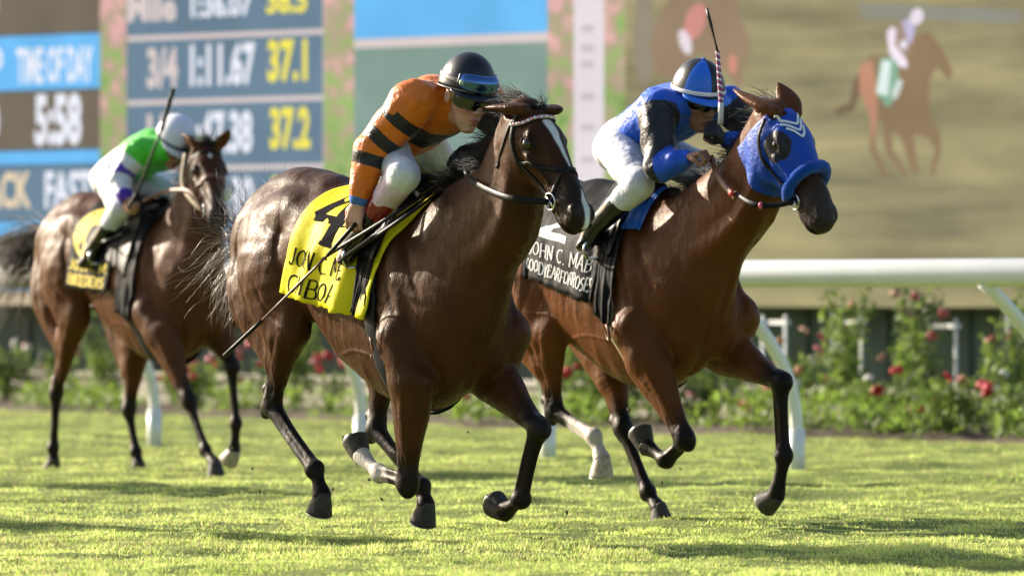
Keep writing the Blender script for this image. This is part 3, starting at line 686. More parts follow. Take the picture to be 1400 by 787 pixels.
    return root, tree, H, (V, Q, Hc, vnormals(V, Q))
def vnormals(V, Q):
    n = np.cross(V[Q[:, 2]]-V[Q[:, 0]], V[Q[:, 3]]-V[Q[:, 1]]); N = np.zeros_like(V)
    for i in range(4): np.add.at(N, Q[:, i], n)
    return N/(np.linalg.norm(N, axis=1)[:, None]+1e-9)
class Scaled:
    def __init__(s, g, k, kv=None): s.g = g; s.k = k; s.kv = kv or k
    def chain(s, nodes, k=.03, **kw): s.g.chain([(*n[:3], n[3]*s.k, n[4]*s.kv) for n in nodes], k, **kw)
    def ell(s, c, r, k=.03, **kw): s.g.ell(c, vv(r)*s.k, k, **kw)
def lower(g, a, ft, co, toe, fwd, r, d0):
    """cannon, tendon, fetlock and pastern"""
    d = nrm(ft-a); f = nrm(fwd-d*np.dot(fwd, d)); w = np.cross(d, f)
    g.chain([(*(a+d*.02), r*1.15, r*1.15), (*(a*.6+ft*.4), r*.72, r*.80), (*(ft-d*.05), r*.76, r*.86), (*ft, r*1.0, r*1.05)], .02, lat=w)
    g.chain([(*(a+d*.03-f*.030), .013, .015), (*(a*.5+ft*.5-f*.032), .011, .013), (*(ft-d*.04-f*.028), .013, .016), (*(ft-f*.022), .02, .02)], .010, lat=w)
    g.ell(ft-f*.004, (.037, .034, .046), .022, R=[f, w, d]); g.ell(ft-f*.030+d*.008, (.018, .024, .022), .016, R=[f, w, d])
    g.chain([(*ft, .033, .036), (*(ft*.5+co*.5), .029, .030), (*co, .042, .044)], .015, lat=w)
def hoof(root, co, toe, up, m_):
    """co: coronet centre, toe: toe tip of the sole, up: direction roughly along the front wall's outward side"""
    co, toe = vv(co), vv(toe); ax = nrm(toe-co); up = vv(up); f = nrm(up-ax*np.dot(up, ax)); w = np.cross(ax, f)
    # sole normal n: wall runs co->toe on the front, the sole plane is tilted 50 degrees to it
    n = nrm(ax*.80-f*.60); fr_ = nrm(f*.80+ax*.60)      # n out of the sole, fr_ towards the toe
    mb = MB(); rings = []
    sole_c = toe-fr_*.068
    K = 22
    for j, (t, s) in enumerate([(0, .64), (.12, .70), (.5, .86), (.88, .99), (1, 1.03), (1.02, .96)]):
        c = (co-n*.0)*(1-t)+sole_c*t; ring = []
        for k in range(K):
            a = 2*math.pi*k/K; x = math.cos(a)*.066*s*(1 if math.cos(a) > 0 else .84); y = math.sin(a)*.058*s
            ring.append(c+fr_*x+w*y-n*(1-min(t, 1))*(x*.42+.004))
        rings.append(ring)
    V = [p for r in rings for p in r]; F = [(j*K+k, j*K+(k+1) % K, (j+1)*K+(k+1) % K, (j+1)*K+k) for j in range(5) for k in range(K)]
    V.append(sole_c-n*.012); F += [(5*K+k, 5*K+(k+1) % K, 6*K) for k in range(K)]
    V.append(co); F += [((k+1) % K, k, 6*K+1) for k in range(K)]
    mb.add([Vector(v-OFF[root]) for v in V], F); o = mb.build('hoof', m_, root, smooth=True)
    # racing plate
    mb = MB(); P = []
    for a in np.linspace(-2.3, 2.3, 17):
        P.append(Vector(sole_c+n*.004+fr_*math.cos(a)*.056+w*math.sin(a)*.049-OFF[root]))
    mb.tube(P, .008, 6, flat=(.6, 1.1), side=[tuple(n)]*len(P)); mb.build('horseshoe', MAT_STEEL, o, smooth=True)
    return o
MAT_EYE = mat('horse_eye', (.008, .005, .004), rough=.05, spec=.8)
MAT_HOOF = mat('hoof_dark', (.050, .043, .036), rough=.62, spec=.3, var=(30, .4), bump=(45, .4))
MAT_HOOFW = mat('hoof_pale', (.40, .33, .26), rough=.5, var=(45, .35))
MAT_STEEL = mat('steel', (.62, .62, .62), rough=.25, metal=1)
def head_axes(fr, poll_px, nose_px, yaw, latp=0, roll=0, L=.60):
    """yaw: world azimuth of the face below the picture plane (degrees towards the camera)"""
    P = fr.pk(*poll_px, latp); t = (fr.O@fr.L+latp)  # depth is close to 25 m; solve the muzzle on the turned plane
    wpoll = np.array([*(fr.O+P[0]*fr.F+P[1]*fr.L), P[2]]); a = rad(yaw); hor = np.array([math.cos(a), -math.sin(a), 0.])
    # ray through the nose pixel against the vertical plane spanned by hor
    nplane = np.array([math.sin(a), math.cos(a), 0.]); C = np.array([0, 0, CAM_Z]); r = np.array([(nose_px[0]-700)/FPX, 1, -(nose_px[1]-400)/FPX])
    w = C+r*((wpoll-C)@nplane)/(r@nplane); u = nrm(w-wpoll); print('head length', round(float(np.linalg.norm(w-wpoll)), 3))
    wv = np.cross(vv((0, 0, 1)), hor); v = np.cross(u, wv); v = nrm(v); wv = nrm(wv)
    if roll: c, s = math.cos(rad(roll)), math.sin(rad(roll)); v, wv = v*c+wv*s, wv*c-v*s
    return P, np.array([fr.dirw(u), fr.dirw(v), fr.dirw(wv)])
def leg(fr, kind, **p):
    q = {k: (fr.pk(*a) if len(a) == 3 and abs(a[0]) > 5 else vv(a)) for k, a in p.items() if k not in ('solefwd', 'front', 'back')}
    for k in ('solefwd', 'front', 'back'):
        if k in p: q[k] = vv(p[k])
    L = np.linalg.norm(q['co']-q['toe'])
    if L > .114: q['co'] = q['toe']+(q['co']-q['toe'])/L*.114
    return q

F1 = Frame(632, 24.7, 57, .75)
J1 = dict(
    RF=leg(F1, 'f', sh=(.60, -.225, .90), el=(563, 520, -.2), kn=(557, 660, -.17), ft=(519, 648, -.17), co=(503, 628, -.17), toe=(477, 612, -.17), solefwd=(-.3, 0, -1), front=(1, 0, 0)),
    LF=leg(F1, 'f', sh=(.78, .215, .92), el=(672, 512, .20), kn=(737, 586, .17), ft=(714, 682, .17), co=(700, 694, .17), toe=(672, 706, .17), solefwd=(.3, 0, -1), front=(1, 0, 0)),
    RH=leg(F1, 'h', st=(398, 445, -.19), hk=(371, 553, -.15), ft=(431, 640, -.15), co=(440, 676, -.15), toe=(446, 708, -.15), solefwd=(1, 0, .1), back=(-1, 0, 0)),
    LH=leg(F1, 'h', st=(535, 455, .17), hk=(513, 585, .14), ft=(577, 664, .14), co=(582, 689, .14), toe=(588, 722, .14), solefwd=(1, 0, .1), back=(-1, 0, 0)))
F2 = Frame(945, 26.8, 55, .75)
J2 = dict(
    RF=leg(F2, 'f', sh=(.60, -.225, .93), el=(885, 492, -.2), kn=(936, 600, -.17), ft=(909, 628, -.17), co=(893, 615, -.17), toe=(866, 600, -.17), solefwd=(-.3, 0, -1), front=(1, 0, 0)),
    LF=leg(F2, 'f', sh=(.82, .225, .98), el=(990, 478, .21), kn=(1068, 522, .17), ft=(1073, 622, .17), co=(1066, 660, .17), toe=(1052, 705, .17), solefwd=(1, 0, 0), front=(1, 0, 0)),
    RH=leg(F2, 'h', st=(750, 455, -.19), hk=(757, 560, -.15), ft=(812, 596, -.15), co=(821, 622, -.15), toe=(833, 654, -.15), solefwd=(1, 0, .2), back=(-1, 0, 0)),
    LH=leg(F2, 'h', st=(835, 475, .19), hk=(851, 582, .17), ft=(886, 672, .17), co=(898, 692, .17), toe=(916, 714, .17), solefwd=(1, 0, .4), back=(-1, 0, 0)))
F3 = Frame(262, 34.9, 57, .75)
J3 = dict(
    RF=leg(F3, 'f', sh=(.58, -.225, .98), el=(222, 458, -.2), kn=(258, 548, -.17), ft=(281, 614, -.17), co=(290, 628, -.17), toe=(303, 650, -.17), solefwd=(1, 0, .6), front=(1, 0, 0)),
    LF=leg(F3, 'f', sh=(.78, .225, 1.0), el=(300, 455, .21), kn=(317, 500, .17), ft=(323, 578, .17), co=(321, 604, .17), toe=(318, 640, .17), solefwd=(1, 0, 0), front=(1, 0, 0)),
    RH=leg(F3, 'h', st=(105, 430, -.19), hk=(77, 535, -.15), ft=(73, 612, -.15), co=(73, 628, -.15), toe=(76, 647, -.15), solefwd=(1, 0, .4), back=(-1, 0, 0)),
    LH=leg(F3, 'h', st=(190, 465, .19), hk=(176, 558, .17), ft=(186, 617, .17), co=(189, 632, .17), toe=(194, 650, .17), solefwd=(1, 0, .4), back=(-1, 0, 0)))
# ------------------------------------------------------------ hair, tack, cloths
def strands(name, roots, dirs, lens_, root, m_, w=.0016, K=9, grav=.6, curl=.15, wind=(-.3, 0, .1), parent=None, seed=3, clump=.5):
    r = np.random.default_rng(seed); N = len(roots); P = np.array(roots, float); D = np.array(dirs, float)
    D /= np.linalg.norm(D, axis=1)[:, None]; L = np.array(lens_)[:, None]/(K-1)
    ph = r.uniform(0, 6.28, (N, 3)); fq = r.uniform(.7, 1.6, (N, 3)); pts = [P.copy()]
    grp = r.integers(0, max(2, N//14), N); gd = r.normal(0, 1, (grp.max()+1, 3))
    for k in range(1, K):
        t = k/(K-1)
        D = D+L*(vv((0, 0, -1))*grav*6*t+vv(wind)*4)+curl*np.sin(ph+fq*6*t)*.5*L*8+gd[grp]*clump*.06
        D /= np.linalg.norm(D, axis=1)[:, None]; P = P+D*L; pts.append(P.copy())
    A = np.stack(pts, 1)                                                     # N,K,3
    T = np.gradient(A, axis=1); T /= np.linalg.norm(T, axis=2)[..., None]+1e-9
    ref = np.broadcast_to(vv((.3, .9, .2)), T.shape); U = np.cross(T, ref); U /= np.linalg.norm(U, axis=2)[..., None]; Wv = np.cross(T, U)
    wd = (w*(1-.85*np.linspace(0, 1, K)**1.5))[None, :, None]
    R = np.stack([A+wd*(U*math.cos(a)+Wv*math.sin(a)) for a in (0, 2.094, 4.189)], 2)   # N,K,3,3
    V = R.reshape(-1, 3); F = []
    b = (np.arange(N)*K*3)[:, None, None]+np.arange(K-1)[None, :, None]*3
    for j in range(3):
        j2 = (j+1) % 3; F.append(np.stack([b[..., 0]+j, b[..., 0]+j2, b[..., 0]+3+j2, b[..., 0]+3+j], -1).reshape(-1, 4))
    return add_np(name, V, np.concatenate(F), m_, root, smooth=True, parent=parent)
def snap(tree, p, off=.005):
    l, n, i, d = tree.find_nearest(Vector(p)); return np.array(l)+np.array(n)*off, np.array(n)
def strap(mb, tree, pts, w=.010, th=.35, off=.004, m=0, n=8, free=False, root=None):
    P = spline([tuple(p) for p in pts], n); Q = []; Nn = []
    for p in P:
        if free: Q.append(p); Nn.append(vv((0, -1, .2)))
        else: q, nn = snap(tree, p, off); Q.append(q); Nn.append(nn)
    Q = np.array(Q); T = np.gradient(Q, axis=0); side = np.cross(np.array(Nn), T)
    side /= np.linalg.norm(side, axis=1)[:, None]+1e-9
    mb.tube([Vector(q-OFF[root]) for q in Q], w, 8, m=m, flat=(1, th), side=[tuple(x) for x in side]); return Q
def ringmesh(mb, c, ax, r, t, root, m=0):
    ax = nrm(ax); a = nrm(np.cross(ax, (0.1, .2, 1))); b = np.cross(ax, a)
    P = [Vector(c+a*math.cos(x)*r+b*math.sin(x)*r-OFF[root]) for x in np.linspace(0, 2*math.pi, 25)]
    mb.tube(P, t, 6, m=m, cap=False)
MAT_LEATHER = mat('black_leather', (.006, .005, .005), rough=.45, spec=.22, bump=(120, .2))
MAT_BROWNL = mat('brown_leather', (.16, .06, .03), rough=.45, bump=(90, .3))
MAT_HAIR = mat('black_horsehair', (.014, .011, .010), rough=.5, spec=.3)
MAT_HAIRG = mat('sunlit_horsehair', (.20, .155, .12), rough=.35, spec=.6)  # pale tone puts the sunlight on the tail into its colour
MAT_PINKB = mat('pink_bead', (.70, .33, .42), rough=.3); MAT_WHITEB = mat('white_bead', (.8, .78, .78), rough=.3)
MAT_FLEECE = mat('tan_sheepskin', (.45, .35, .24), rough=.9, bump=(200, .6)); MAT_PINK = mat('pink_rubber', (.75, .12, .22), rough=.5)
def bridle(root, tree, H, fig8=False, beads=False, pale=False, off=.004, hooded=False):
    mb = MB(); S = lambda pts, **k: strap(mb, tree, [H(*p) for p in pts], root=root, off=off, **k)
    for s in (-1, 1):
        S(([(.03, -.05, s*.085)] if hooded else [(.0, .03, 0), (.03, -.05, s*.085)])+[(.10, -.115, s*.095), (.20, -.145, s*.085), (.32, -.135, s*.06), (.425, -.118, s*.052)], w=.011)
        if not hooded: S([(.0, .03, 0), (.03, -.09, s*.095), (.09, -.20, s*.07), (.12, -.27, 0)], w=.008)
    bb = None if hooded else S([(.04, -.085, -.09), (.065, -.035, -.09), (.08, .0, -.04), (.082, .008, 0), (.08, .0, .04), (.065, -.035, .09), (.04, -.085, .09)], w=.011)
    if fig8:
        S([(.20, -.15, -.09), (.27, -.08, -.085), (.345, -.02, -.03), (.355, .0, 0), (.345, -.02, .03), (.27, -.08, .085), (.20, -.15, .09)], w=.011)
        S([(.355, .0, 0), (.385, -.04, -.06), (.43, -.11, -.06), (.46, -.17, 0), (.43, -.11, .06), (.385, -.04, .06), (.355, .0, 0)], w=.010)
    elif not hooded:
        S([(.29, -.19, 0), (.28, -.13, -.08), (.275, -.05, -.08), (.28, .0, 0), (.275, -.05, .08), (.28, -.13, .08), (.29, -.19, 0)], w=.012, m=1 if pale else 0)
    o = mb.build('bridle', [MAT_LEATHER, MAT_BROWNL], root, smooth=True)
    if beads:
        mb = MB(); Q = np.array(bb); L = np.concatenate([[0], np.cumsum(np.linalg.norm(np.diff(Q, axis=0), axis=1))])
        for i, t in enumerate(np.arange(.01, L[-1], .0135)):
            p = [np.interp(t, L, Q[:, k]) for k in range(3)]; q, n_ = snap(tree, p, .009)
            mb.ball(q-OFF[root], .0085, 8, m=1-(i % 2))
        mb.build('beaded_browband', [MAT_PINKB, MAT_WHITEB], o, smooth=True)
    for s in (-1, 1):
        mb = MB(); c, n_ = snap(tree, H(.435, -.118, s*.06), .010); ringmesh(mb, c, n_, .036, .0045, root)
        mb.tube([Vector(snap(tree, H(.41, -.118, s*.06), .012)[0]-OFF[root]), Vector(snap(tree, H(.47, -.112, s*.05), .012)[0]-OFF[root])], .006, 6)
        mb.build('bit_ring', MAT_STEEL, o, smooth=True)
    return o
class Cloth:
    """a cloth hanging over the back; u 0..1 tail to shoulder, v 0..1 spine to hem"""
    def __init__(s, tree, rear, front, hem, side, nu=36, nv=30, off=.012, rip=.010, hl=1.15, seed=0):
        s.nu, s.nv = nu, nv; G = np.zeros((nu, nv, 3)); c0 = 1.15
        for i in range(nu):
            u = i/(nu-1); pr = []; 
            for q in range(60):
                v = q/59; x = (1-u)*(rear[0]+(rear[1]-rear[0])*v)+u*(front[0]+(front[1]-front[0])*v)
                th = v*rad(118); d = vv((0, side*math.sin(th), math.cos(th)))
                l, n_, _, _ = tree.ray_cast(Vector(vv((x, 0, hl))+d*1.2), Vector(-d))
                if l is None: continue
                pr.append(np.array(l)+vv((0, d[1], max(d[2], 0)))*off)
            pr = np.array(pr); k = int(np.argmax(np.abs(pr[:, 1]))); ym = pr[k, 1]
            pr[k:, 1] = ym+side*.004*np.arange(len(pr)-k)**.5
            zb = hem[0]+(hem[1]-hem[0])*u
            Ls = np.concatenate([[0], np.cumsum(np.linalg.norm(np.diff(pr[:, 1:], axis=0), axis=1))])
            below = np.where(pr[:, 2] < zb)[0]; Lend = Ls[below[0]] if len(below) else Ls[-1]+(pr[-1, 2]-zb)
            for j in range(nv):
                t = Lend*j/(nv-1); v = j/(nv-1)
                p = np.array([np.interp(t, Ls, pr[:, k2]) for k2 in range(3)])
                if t > Ls[-1]: p[2] -= t-Ls[-1]
                p[0] = (1-u)*(rear[0]+(rear[1]-rear[0])*v)+u*(front[0]+(front[1]-front[0])*v)
                p[1] += side*rip*((v**1.5)*(1+math.sin(u*17+seed+2*v)*1.0+.6*math.sin(u*31+1.3*seed-3*v))+.35*v*abs(math.sin(u*12+v*5+seed)))
                p[0] += .006*math.sin(v*9+u*5+seed); p[2] += .004*math.sin(u*23+seed)*v
                G[i, j] = p
        s.G = G; s.side = side
    def at(s, u, v, off=0):
        a = min(max(u, 0), 1)*(s.nu-1.001); b = min(max(v, 0), 1)*(s.nv-1.001); i, j = int(a), int(b); f, g = a-i, b-j; G = s.G
        p = G[i, j]*(1-f)*(1-g)+G[i+1, j]*f*(1-g)+G[i, j+1]*(1-f)*g+G[i+1, j+1]*f*g
        n_ = nrm(np.cross(G[i+1, j]-G[i, j], G[i, j+1]-G[i, j]));
        if n_[1]*s.side < 0 and abs(n_[1]) > .05: n_ = -n_
        elif n_[2] < -.5: n_ = -n_
        return p+n_*off
    def mesh(s, name, m_, root, parent=None, cols=None):
        V = s.G.reshape(-1, 3); i = (np.arange(s.nu-1)[:, None]*s.nv+np.arange(s.nv-1)[None, :]).ravel()
        F = np.stack([i, i+1, i+s.nv+1, i+s.nv], 1)
        if s.side > 0: F = F[:, ::-1]
        o = add_np(name, V, F, m_, root, cols, parent=parent)
        md = o.modifiers.new('thick', 'SOLIDIFY'); md.thickness = .005; md.offset = 0; return o
# seriffed capitals drawn as strokes, unit cap height
def arc(cx, cy, rx, ry, a, b, n=12): return [(cx+rx*math.cos(rad(t)), cy+ry*math.sin(rad(t))) for t in np.linspace(a, b, n)]
GL = {
 'J': (.55, [[(.38, 1), (.38, .25)]+arc(.2, .22, .18, .22, 0, -170, 8)], [(.38, 1)]),
 'O': (.80, [arc(.40, .5, .32, .46, 90, 450, 22)], []), 'C': (.74, [arc(.42, .5, .33, .47, 48, 312, 18)], []),
 'G': (.80, [arc(.42, .5, .33, .47, 48, 330, 18)+[(.70, .42)]], [(.70, .42)]),
 'H': (.82, [[(.15, 0), (.15, 1)], [(.67, 0), (.67, 1)], [(.15, .5), (.67, .5)]], [(.15, 0), (.15, 1), (.67, 0), (.67, 1)]),
 'N': (.80, [[(.15, 0), (.15, 1)], [(.13, 1), (.66, 0)], [(.66, 0), (.66, 1)]], [(.15, 0), (.66, 1), (.12, 1)]),
 'M': (1.12, [[(.15, 0), (.15, 1)], [(.15, 1), (.56, .2)], [(.56, .2), (.97, 1)], [(.97, 1), (.97, 0)]], [(.15, 0), (.12, 1), (.97, 0), (1.0, 1)]),
 'E': (.68, [[(.15, 0), (.15, 1)], [(.15, 1), (.58, 1)], [(.15, .5), (.5, .5)], [(.15, 0), (.6, 0)], [(.58, 1), (.58, .84)], [(.6, 0), (.6, .16)]], [(.12, 0), (.12, 1)]),
 'F': (.64, [[(.15, 0), (.15, 1)], [(.15, 1), (.58, 1)], [(.15, .5), (.5, .5)], [(.58, 1), (.58, .84)]], [(.15, 0), (.12, 1)]),
 'B': (.72, [[(.15, 0), (.15, 1)], [(.15, 1), (.4, 1)]+arc(.4, .76, .2, .24, 90, -90, 9)+[(.15, .52)], [(.4, .52)]+arc(.42, .26, .22, .26, 90, -90, 9)+[(.15, 0)]], [(.12, 0), (.12, 1)]),
 'R': (.76, [[(.15, 0), (.15, 1)], [(.15, 1), (.4, 1)]+arc(.4, .75, .2, .25, 90, -90, 9)+[(.15, .5)], [(.38, .5), (.68, 0)]], [(.15, 0), (.12, 1), (.68, 0)]),
 'D': (.80, [[(.15, 0), (.15, 1)], [(.15, 1), (.35, 1)]+arc(.35, .5, .33, .5, 90, -90, 14)+[(.15, 0)]], [(.12, 0), (.12, 1)]),
 'A': (.78, [[(.08, 0), (.39, 1)], [(.39, 1), (.70, 0)], [(.2, .36), (.58, .36)]], [(.08, 0), (.70, 0)]),
 'Y': (.74, [[(.08, 1), (.37, .5)], [(.66, 1), (.37, .5)], [(.37, .5), (.37, 0)]], [(.08, 1), (.66, 1), (.37, 0)]),
 'S': (.62, [arc(.31, .74, .2, .24, 40, 270, 12)+arc(.31, .25, .22, .25, 90, -140, 12)], []),
 '.': (.34, [[(.15, .02), (.15, .12)]], []), ' ': (.34, [], []),
 '4': (.80, [[(.52, 0), (.52, 1)], [(.52, 1), (.08, .36)], [(.08, .36), (.78, .36)]], [(.52, 0)]),
 '2': (.72, [arc(.36, .70, .27, .28, 165, -40, 14)+[(.10, .04)], [(.10, .04), (.66, .04)]], []),
 '6': (.74, [arc(.37, .30, .26, .29, 0, 360, 20), arc(.62, .34, .51, .62, 178, 110, 10)], [])}
def cloth_text(cl, txt, u0, u1, v0, v1, m_, root, parent, wt=.11, name='lettering', slant=0.0, squeeze=None):
    """letters between u0..u1, cap top at v0, base at v1 (on cloth cl)"""
    tot = sum(GL[c][0] for c in txt); V = []; F = []; k = 0; x = 0
    gw = np.linalg.norm(cl.at(u1, v1)-cl.at(u0, v1))/tot; gh = np.linalg.norm(cl.at(u0, v1)-cl.at(u0, v0)); ww = wt*gh/gw if gw < gh else wt
    flip = 1
    for c in txt:
        w_, st, sf = GL[c]
        for S in st+[[(a-.10, b), (a+.10, b)] for a, b in sf]:
            thin = S in [[(a-.10, b), (a+.10, b)] for a, b in sf]; P = []
            for (a, b), (c2, d) in zip(S[:-1], S[1:]):
                n_ = 4 if len(S) == 2 else 1; P += [(a+(c2-a)*t/n_, b+(d-b)*t/n_) for t in range(n_)]
            P.append(S[-1]); P = np.array(P, float); T = np.gradient(P, axis=0); 
            Tm = T*[gw, gh]; Tm /= np.linalg.norm(Tm, axis=1)[:, None]+1e-9; Nn = np.stack([-Tm[:, 1], Tm[:, 0]], 1)*gh*(wt*.5*(.45 if thin else 1))
            hv = abs(Tm[:, 0])**2; Nn *= (1-.45*hv)[:, None]                      # thin horizontals, as in book type
            A = P+Nn/[gw, gh]; B = P-Nn/[gw, gh]; b0 = len(V)
            for q in range(len(P)):
                for p in (A[q], B[q]):
                    uu = u0+(u1-u0)*(x+p[0])/tot; vq = v1+(v0-v1)*(p[1]); V.append(cl.at(uu, vq+slant*(uu-u0), .0045+.0002*k)-OFF[root])
            for q in range(len(P)-1): F.append((b0+2*q, b0+2*q+1, b0+2*q+3, b0+2*q+2))
            k = (k+1) % 7
        x += w_
    me = bpy.data.meshes.new(name); me.from_pydata([tuple(v) for v in V], [], F); return link_mesh(name, me, m_, parent, smooth=False)
def cloth_mat(name, col, rough=.7, transl=0, bump=None): return mat(name, col, rough=rough, spec=.1, bump=bump or (22, .35, 5), var=(5, .05), transl=transl)
M_INKB = mat('black_print', (.008, .008, .010), rough=.9, spec=.05); M_INKW = mat('white_print', (.78, .78, .78), rough=.7); M_INKY = mat('gold_print', (.80, .62, .06), rough=.7)
def fold_girth(root, tree, x0, x1, m_, w=.045, name='girth', parent=None, z0=1.45, slack=.005):
    """band round the barrel from right to left under the belly"""
    mb = MB(); P = []
    for th in np.linspace(rad(-75), rad(-285), 34):
        x = x0+(x1-x0)*math.sin((th+rad(75))/(rad(210))*math.pi*-1)*0+x0*0
        c = vv((x0+(x1-x0)*min(1, abs(th+rad(75))/rad(105)) if th > rad(-180) else x0+(x1-x0)*min(1, abs(th+rad(285))/rad(105)), 0, 1.1)); d = vv((0, math.sin(th), math.cos(th)))
        l, n_, _, _ = tree.ray_cast(Vector(c+d*1.2), Vector(-d))
        if l is not None: P.append(np.array(l)+d*(.008+slack))
    P = np.array(P)
    mb.tube([Vector(p-OFF[root]) for p in P], w, 8, flat=(1, .10), side=[(1, 0, 0)]*len(P)); return mb.build(name, m_, parent or root, smooth=True)
# ------------------------------------------------------------ riders
MAT_SKIN = mat('skin', (.52, .27, .19), rough=.5, spec=.35, bump=(60, .12), tint=True, sss=.12)
MAT_SILK = mat('riding_silk', (0, 0, 0), rough=.40, spec=.35, tint=True, bump=(11, .9, 6), sheen=.15, bd=.03)
MAT_BREECH = mat('white_breeches', (.74, .75, .80), rough=.5, spec=.3, bump=(14, .8, 5), tint=True, bd=.02)
MAT_BOOT = mat('black_boot', (.014, .014, .018), rough=.16, spec=.6, tint=True)
MAT_BLACKP = mat('black_shell', (.007, .008, .010), rough=.33, spec=.5, bump=(200, .1)); MAT_LENS = mat('smoked_lens', (.006, .006, .008), rough=.05, spec=.9)
MAT_BLUELENS = mat('blue_mirror_lens', (.08, .17, .38), rough=.06, spec=1.0, metal=.85); MAT_TRIM = mat('grey_trim', (.22, .18, .17), rough=.5)
MAT_WHITE = mat('white_plastic', (.75, .76, .78), rough=.4)
def limb(g, a, b, c, r0, r1, r2, r3, k=.02, ex=0):
    g.chain([(*a, r0, r0), (*(a*.5+b*.5), r0*.92, r0*.92), (*b, r1, r1)], k, n=4)
    g.chain([(*b, r1, r1), (*(b*.62+c*.38), r2, r2), (*c, r3, r3)], k, n=4)
def hand(g, wr, d, n_, curl=(55, 75, 45), side=1, glove=0, thumb=.5, sc=1.0):
    """wr wrist, d towards the knuckles, n_ out of the palm; fingers curl to the palm side"""
    d = nrm(d); n_ = nrm(vv(n_)-d*np.dot(n_, d)); s = np.cross(d, n_)*side
    kn = wr+d*.082*sc; e = glove
    for t in (-1, -.33, .33, 1):
        g.chain([(*(wr+s*.012*t), .015+e, .015+e), (*(wr+d*.045*sc+s*.026*t), .0125+e, .0125+e), (*(kn+s*.033*t), .0105+e, .0105+e)], .012, n=2)
    for i, (t, L) in enumerate(((1, .92), (.33, 1.0), (-.33, .95), (-1, .76))):
        p = kn+s*.033*t*sc; a = 0; pts = [(*p, .0105+e, .0105+e)]
        for c, l, r in zip(curl, (.042, .028, .022), (.0092, .0085, .0075)):
            a += rad(c*(1+.12*(i-1.5)*.5)); dd = d*math.cos(a)+n_*math.sin(a)+s*.06*t; p = p+nrm(dd)*l*L*sc; pts.append((*p, r+e, r+e))
        g.chain(pts, .003, n=1)
    b = wr+d*.025*sc+s*.024; p1 = b+(d*.5+s*.55+n_*.35)*.040*sc; p2 = p1+(d*(1-thumb)+n_*thumb+s*.1)*.034*sc; p3 = p2+nrm(d*(.7-thumb)+n_*thumb-s*.35)*.026*sc
    g.chain([(*b, .014+e, .014+e), (*p1, .012+e, .012+e), (*p2, .0105+e, .0105+e), (*p3, .0085+e, .0085+e)], .006, n=2)
def axes_of(fr, yaw, pitch, roll=0):
    a, p = rad(yaw), rad(pitch); f = vv((math.cos(a)*math.cos(p), -math.sin(a)*math.cos(p), math.sin(p))); w = nrm(np.cross((0, 0, 1), f)); u = np.cross(f, w)
    c, s = math.cos(rad(roll)), math.sin(rad(roll)); u, w = u*c+w*s, w*c-u*s
    return [fr.dirw(f), fr.dirw(u), fr.dirw(w)]
def dome(name, c, A, rr, m_, root, cut=98, n=40, rows=16, parent=None, mi=None, thick=.006, front_drop=0):
    """cap of a helmet: outer skin and inner skin joined at the rim"""
    f, u, w = A; V = []; F = []; M = []
    for sk in (0, 1):
        for j in range(rows+1):
            for k in range(n):
                ph = 2*math.pi*k/n; th = rad(cut-14*(.5+.5*math.cos(ph)))*j/rows; r_ = np.array(rr)-thick*sk
                V.append(c+f*math.sin(th)*math.cos(ph)*r_[0]+w*math.sin(th)*math.sin(ph)*r_[1]+u*math.cos(th)*r_[2]-OFF[root])
    o = (rows+1)*n
    for j in range(rows):
        for k in range(n):
            a, b = j*n+k, j*n+(k+1) % n; q = (a, a+n, b+n, b); F.append(q); M.append(mi(2*math.pi*(k+.5)/n, (j+.5)/rows) if mi else 0)
            F.append(tuple(o+x for x in q[::-1])); M.append(0)
    for k in range(n):
        a, b = rows*n+k, rows*n+(k+1) % n; F.append((a, o+a, o+b, b)); M.append(0)
    me = bpy.data.meshes.new(name); me.from_pydata([tuple(v) for v in V], [], F); ob = link_mesh(name, me, m_, parent or root, True); me.polygons.foreach_set('material_index', M); return ob
def patch(name, c, A, rr, p0, p1, t0, t1, m_, root, parent=None, n=18, bul=.0, thick=.006, shape=None):
    """a curved panel on an ellipsoid; shape(s) trims its lower edge"""
    f, u, w = A; mb = MB(); V = []; nr = 7
    for sk in (0, 1):
        for i in range(n+1):
            s = i/n; ph = rad(p0+(p1-p0)*s); e = 1-abs(2*s-1)**6
            for j in range(nr):
                t = j/(nr-1); tm = (t0+t1)/2; th = rad(tm+(t-.5)*(t1-t0)*(.55+.45*e)*(shape(s, t) if shape else 1))
                r_ = np.array(rr)+bul*e*(1-(2*t-1)**2)-thick*sk
                V.append(Vector(c+f*math.sin(th)*math.cos(ph)*r_[0]+w*math.sin(th)*math.sin(ph)*r_[1]+u*math.cos(th)*r_[2]-OFF[root]))
    F = []; o = (n+1)*nr
    for i in range(n):
        for j in range(nr-1):
            a = i*nr+j; q = (a, a+1, a+nr+1, a+nr); F += [q, tuple(o+x for x in q[::-1])]
    rim = [i*nr for i in range(n+1)]+[n*nr+j for j in range(1, nr)]+[i*nr+nr-1 for i in range(n-1, -1, -1)]+[j for j in range(nr-2, 0, -1)]
    for a, b in zip(rim, rim[1:]+rim[:1]): F.append((a, o+a, o+b, b))
    mb.add(V, F); ob = mb.build(name, m_, parent or root, smooth=True)
    return ob, [V[i] for i in rim]
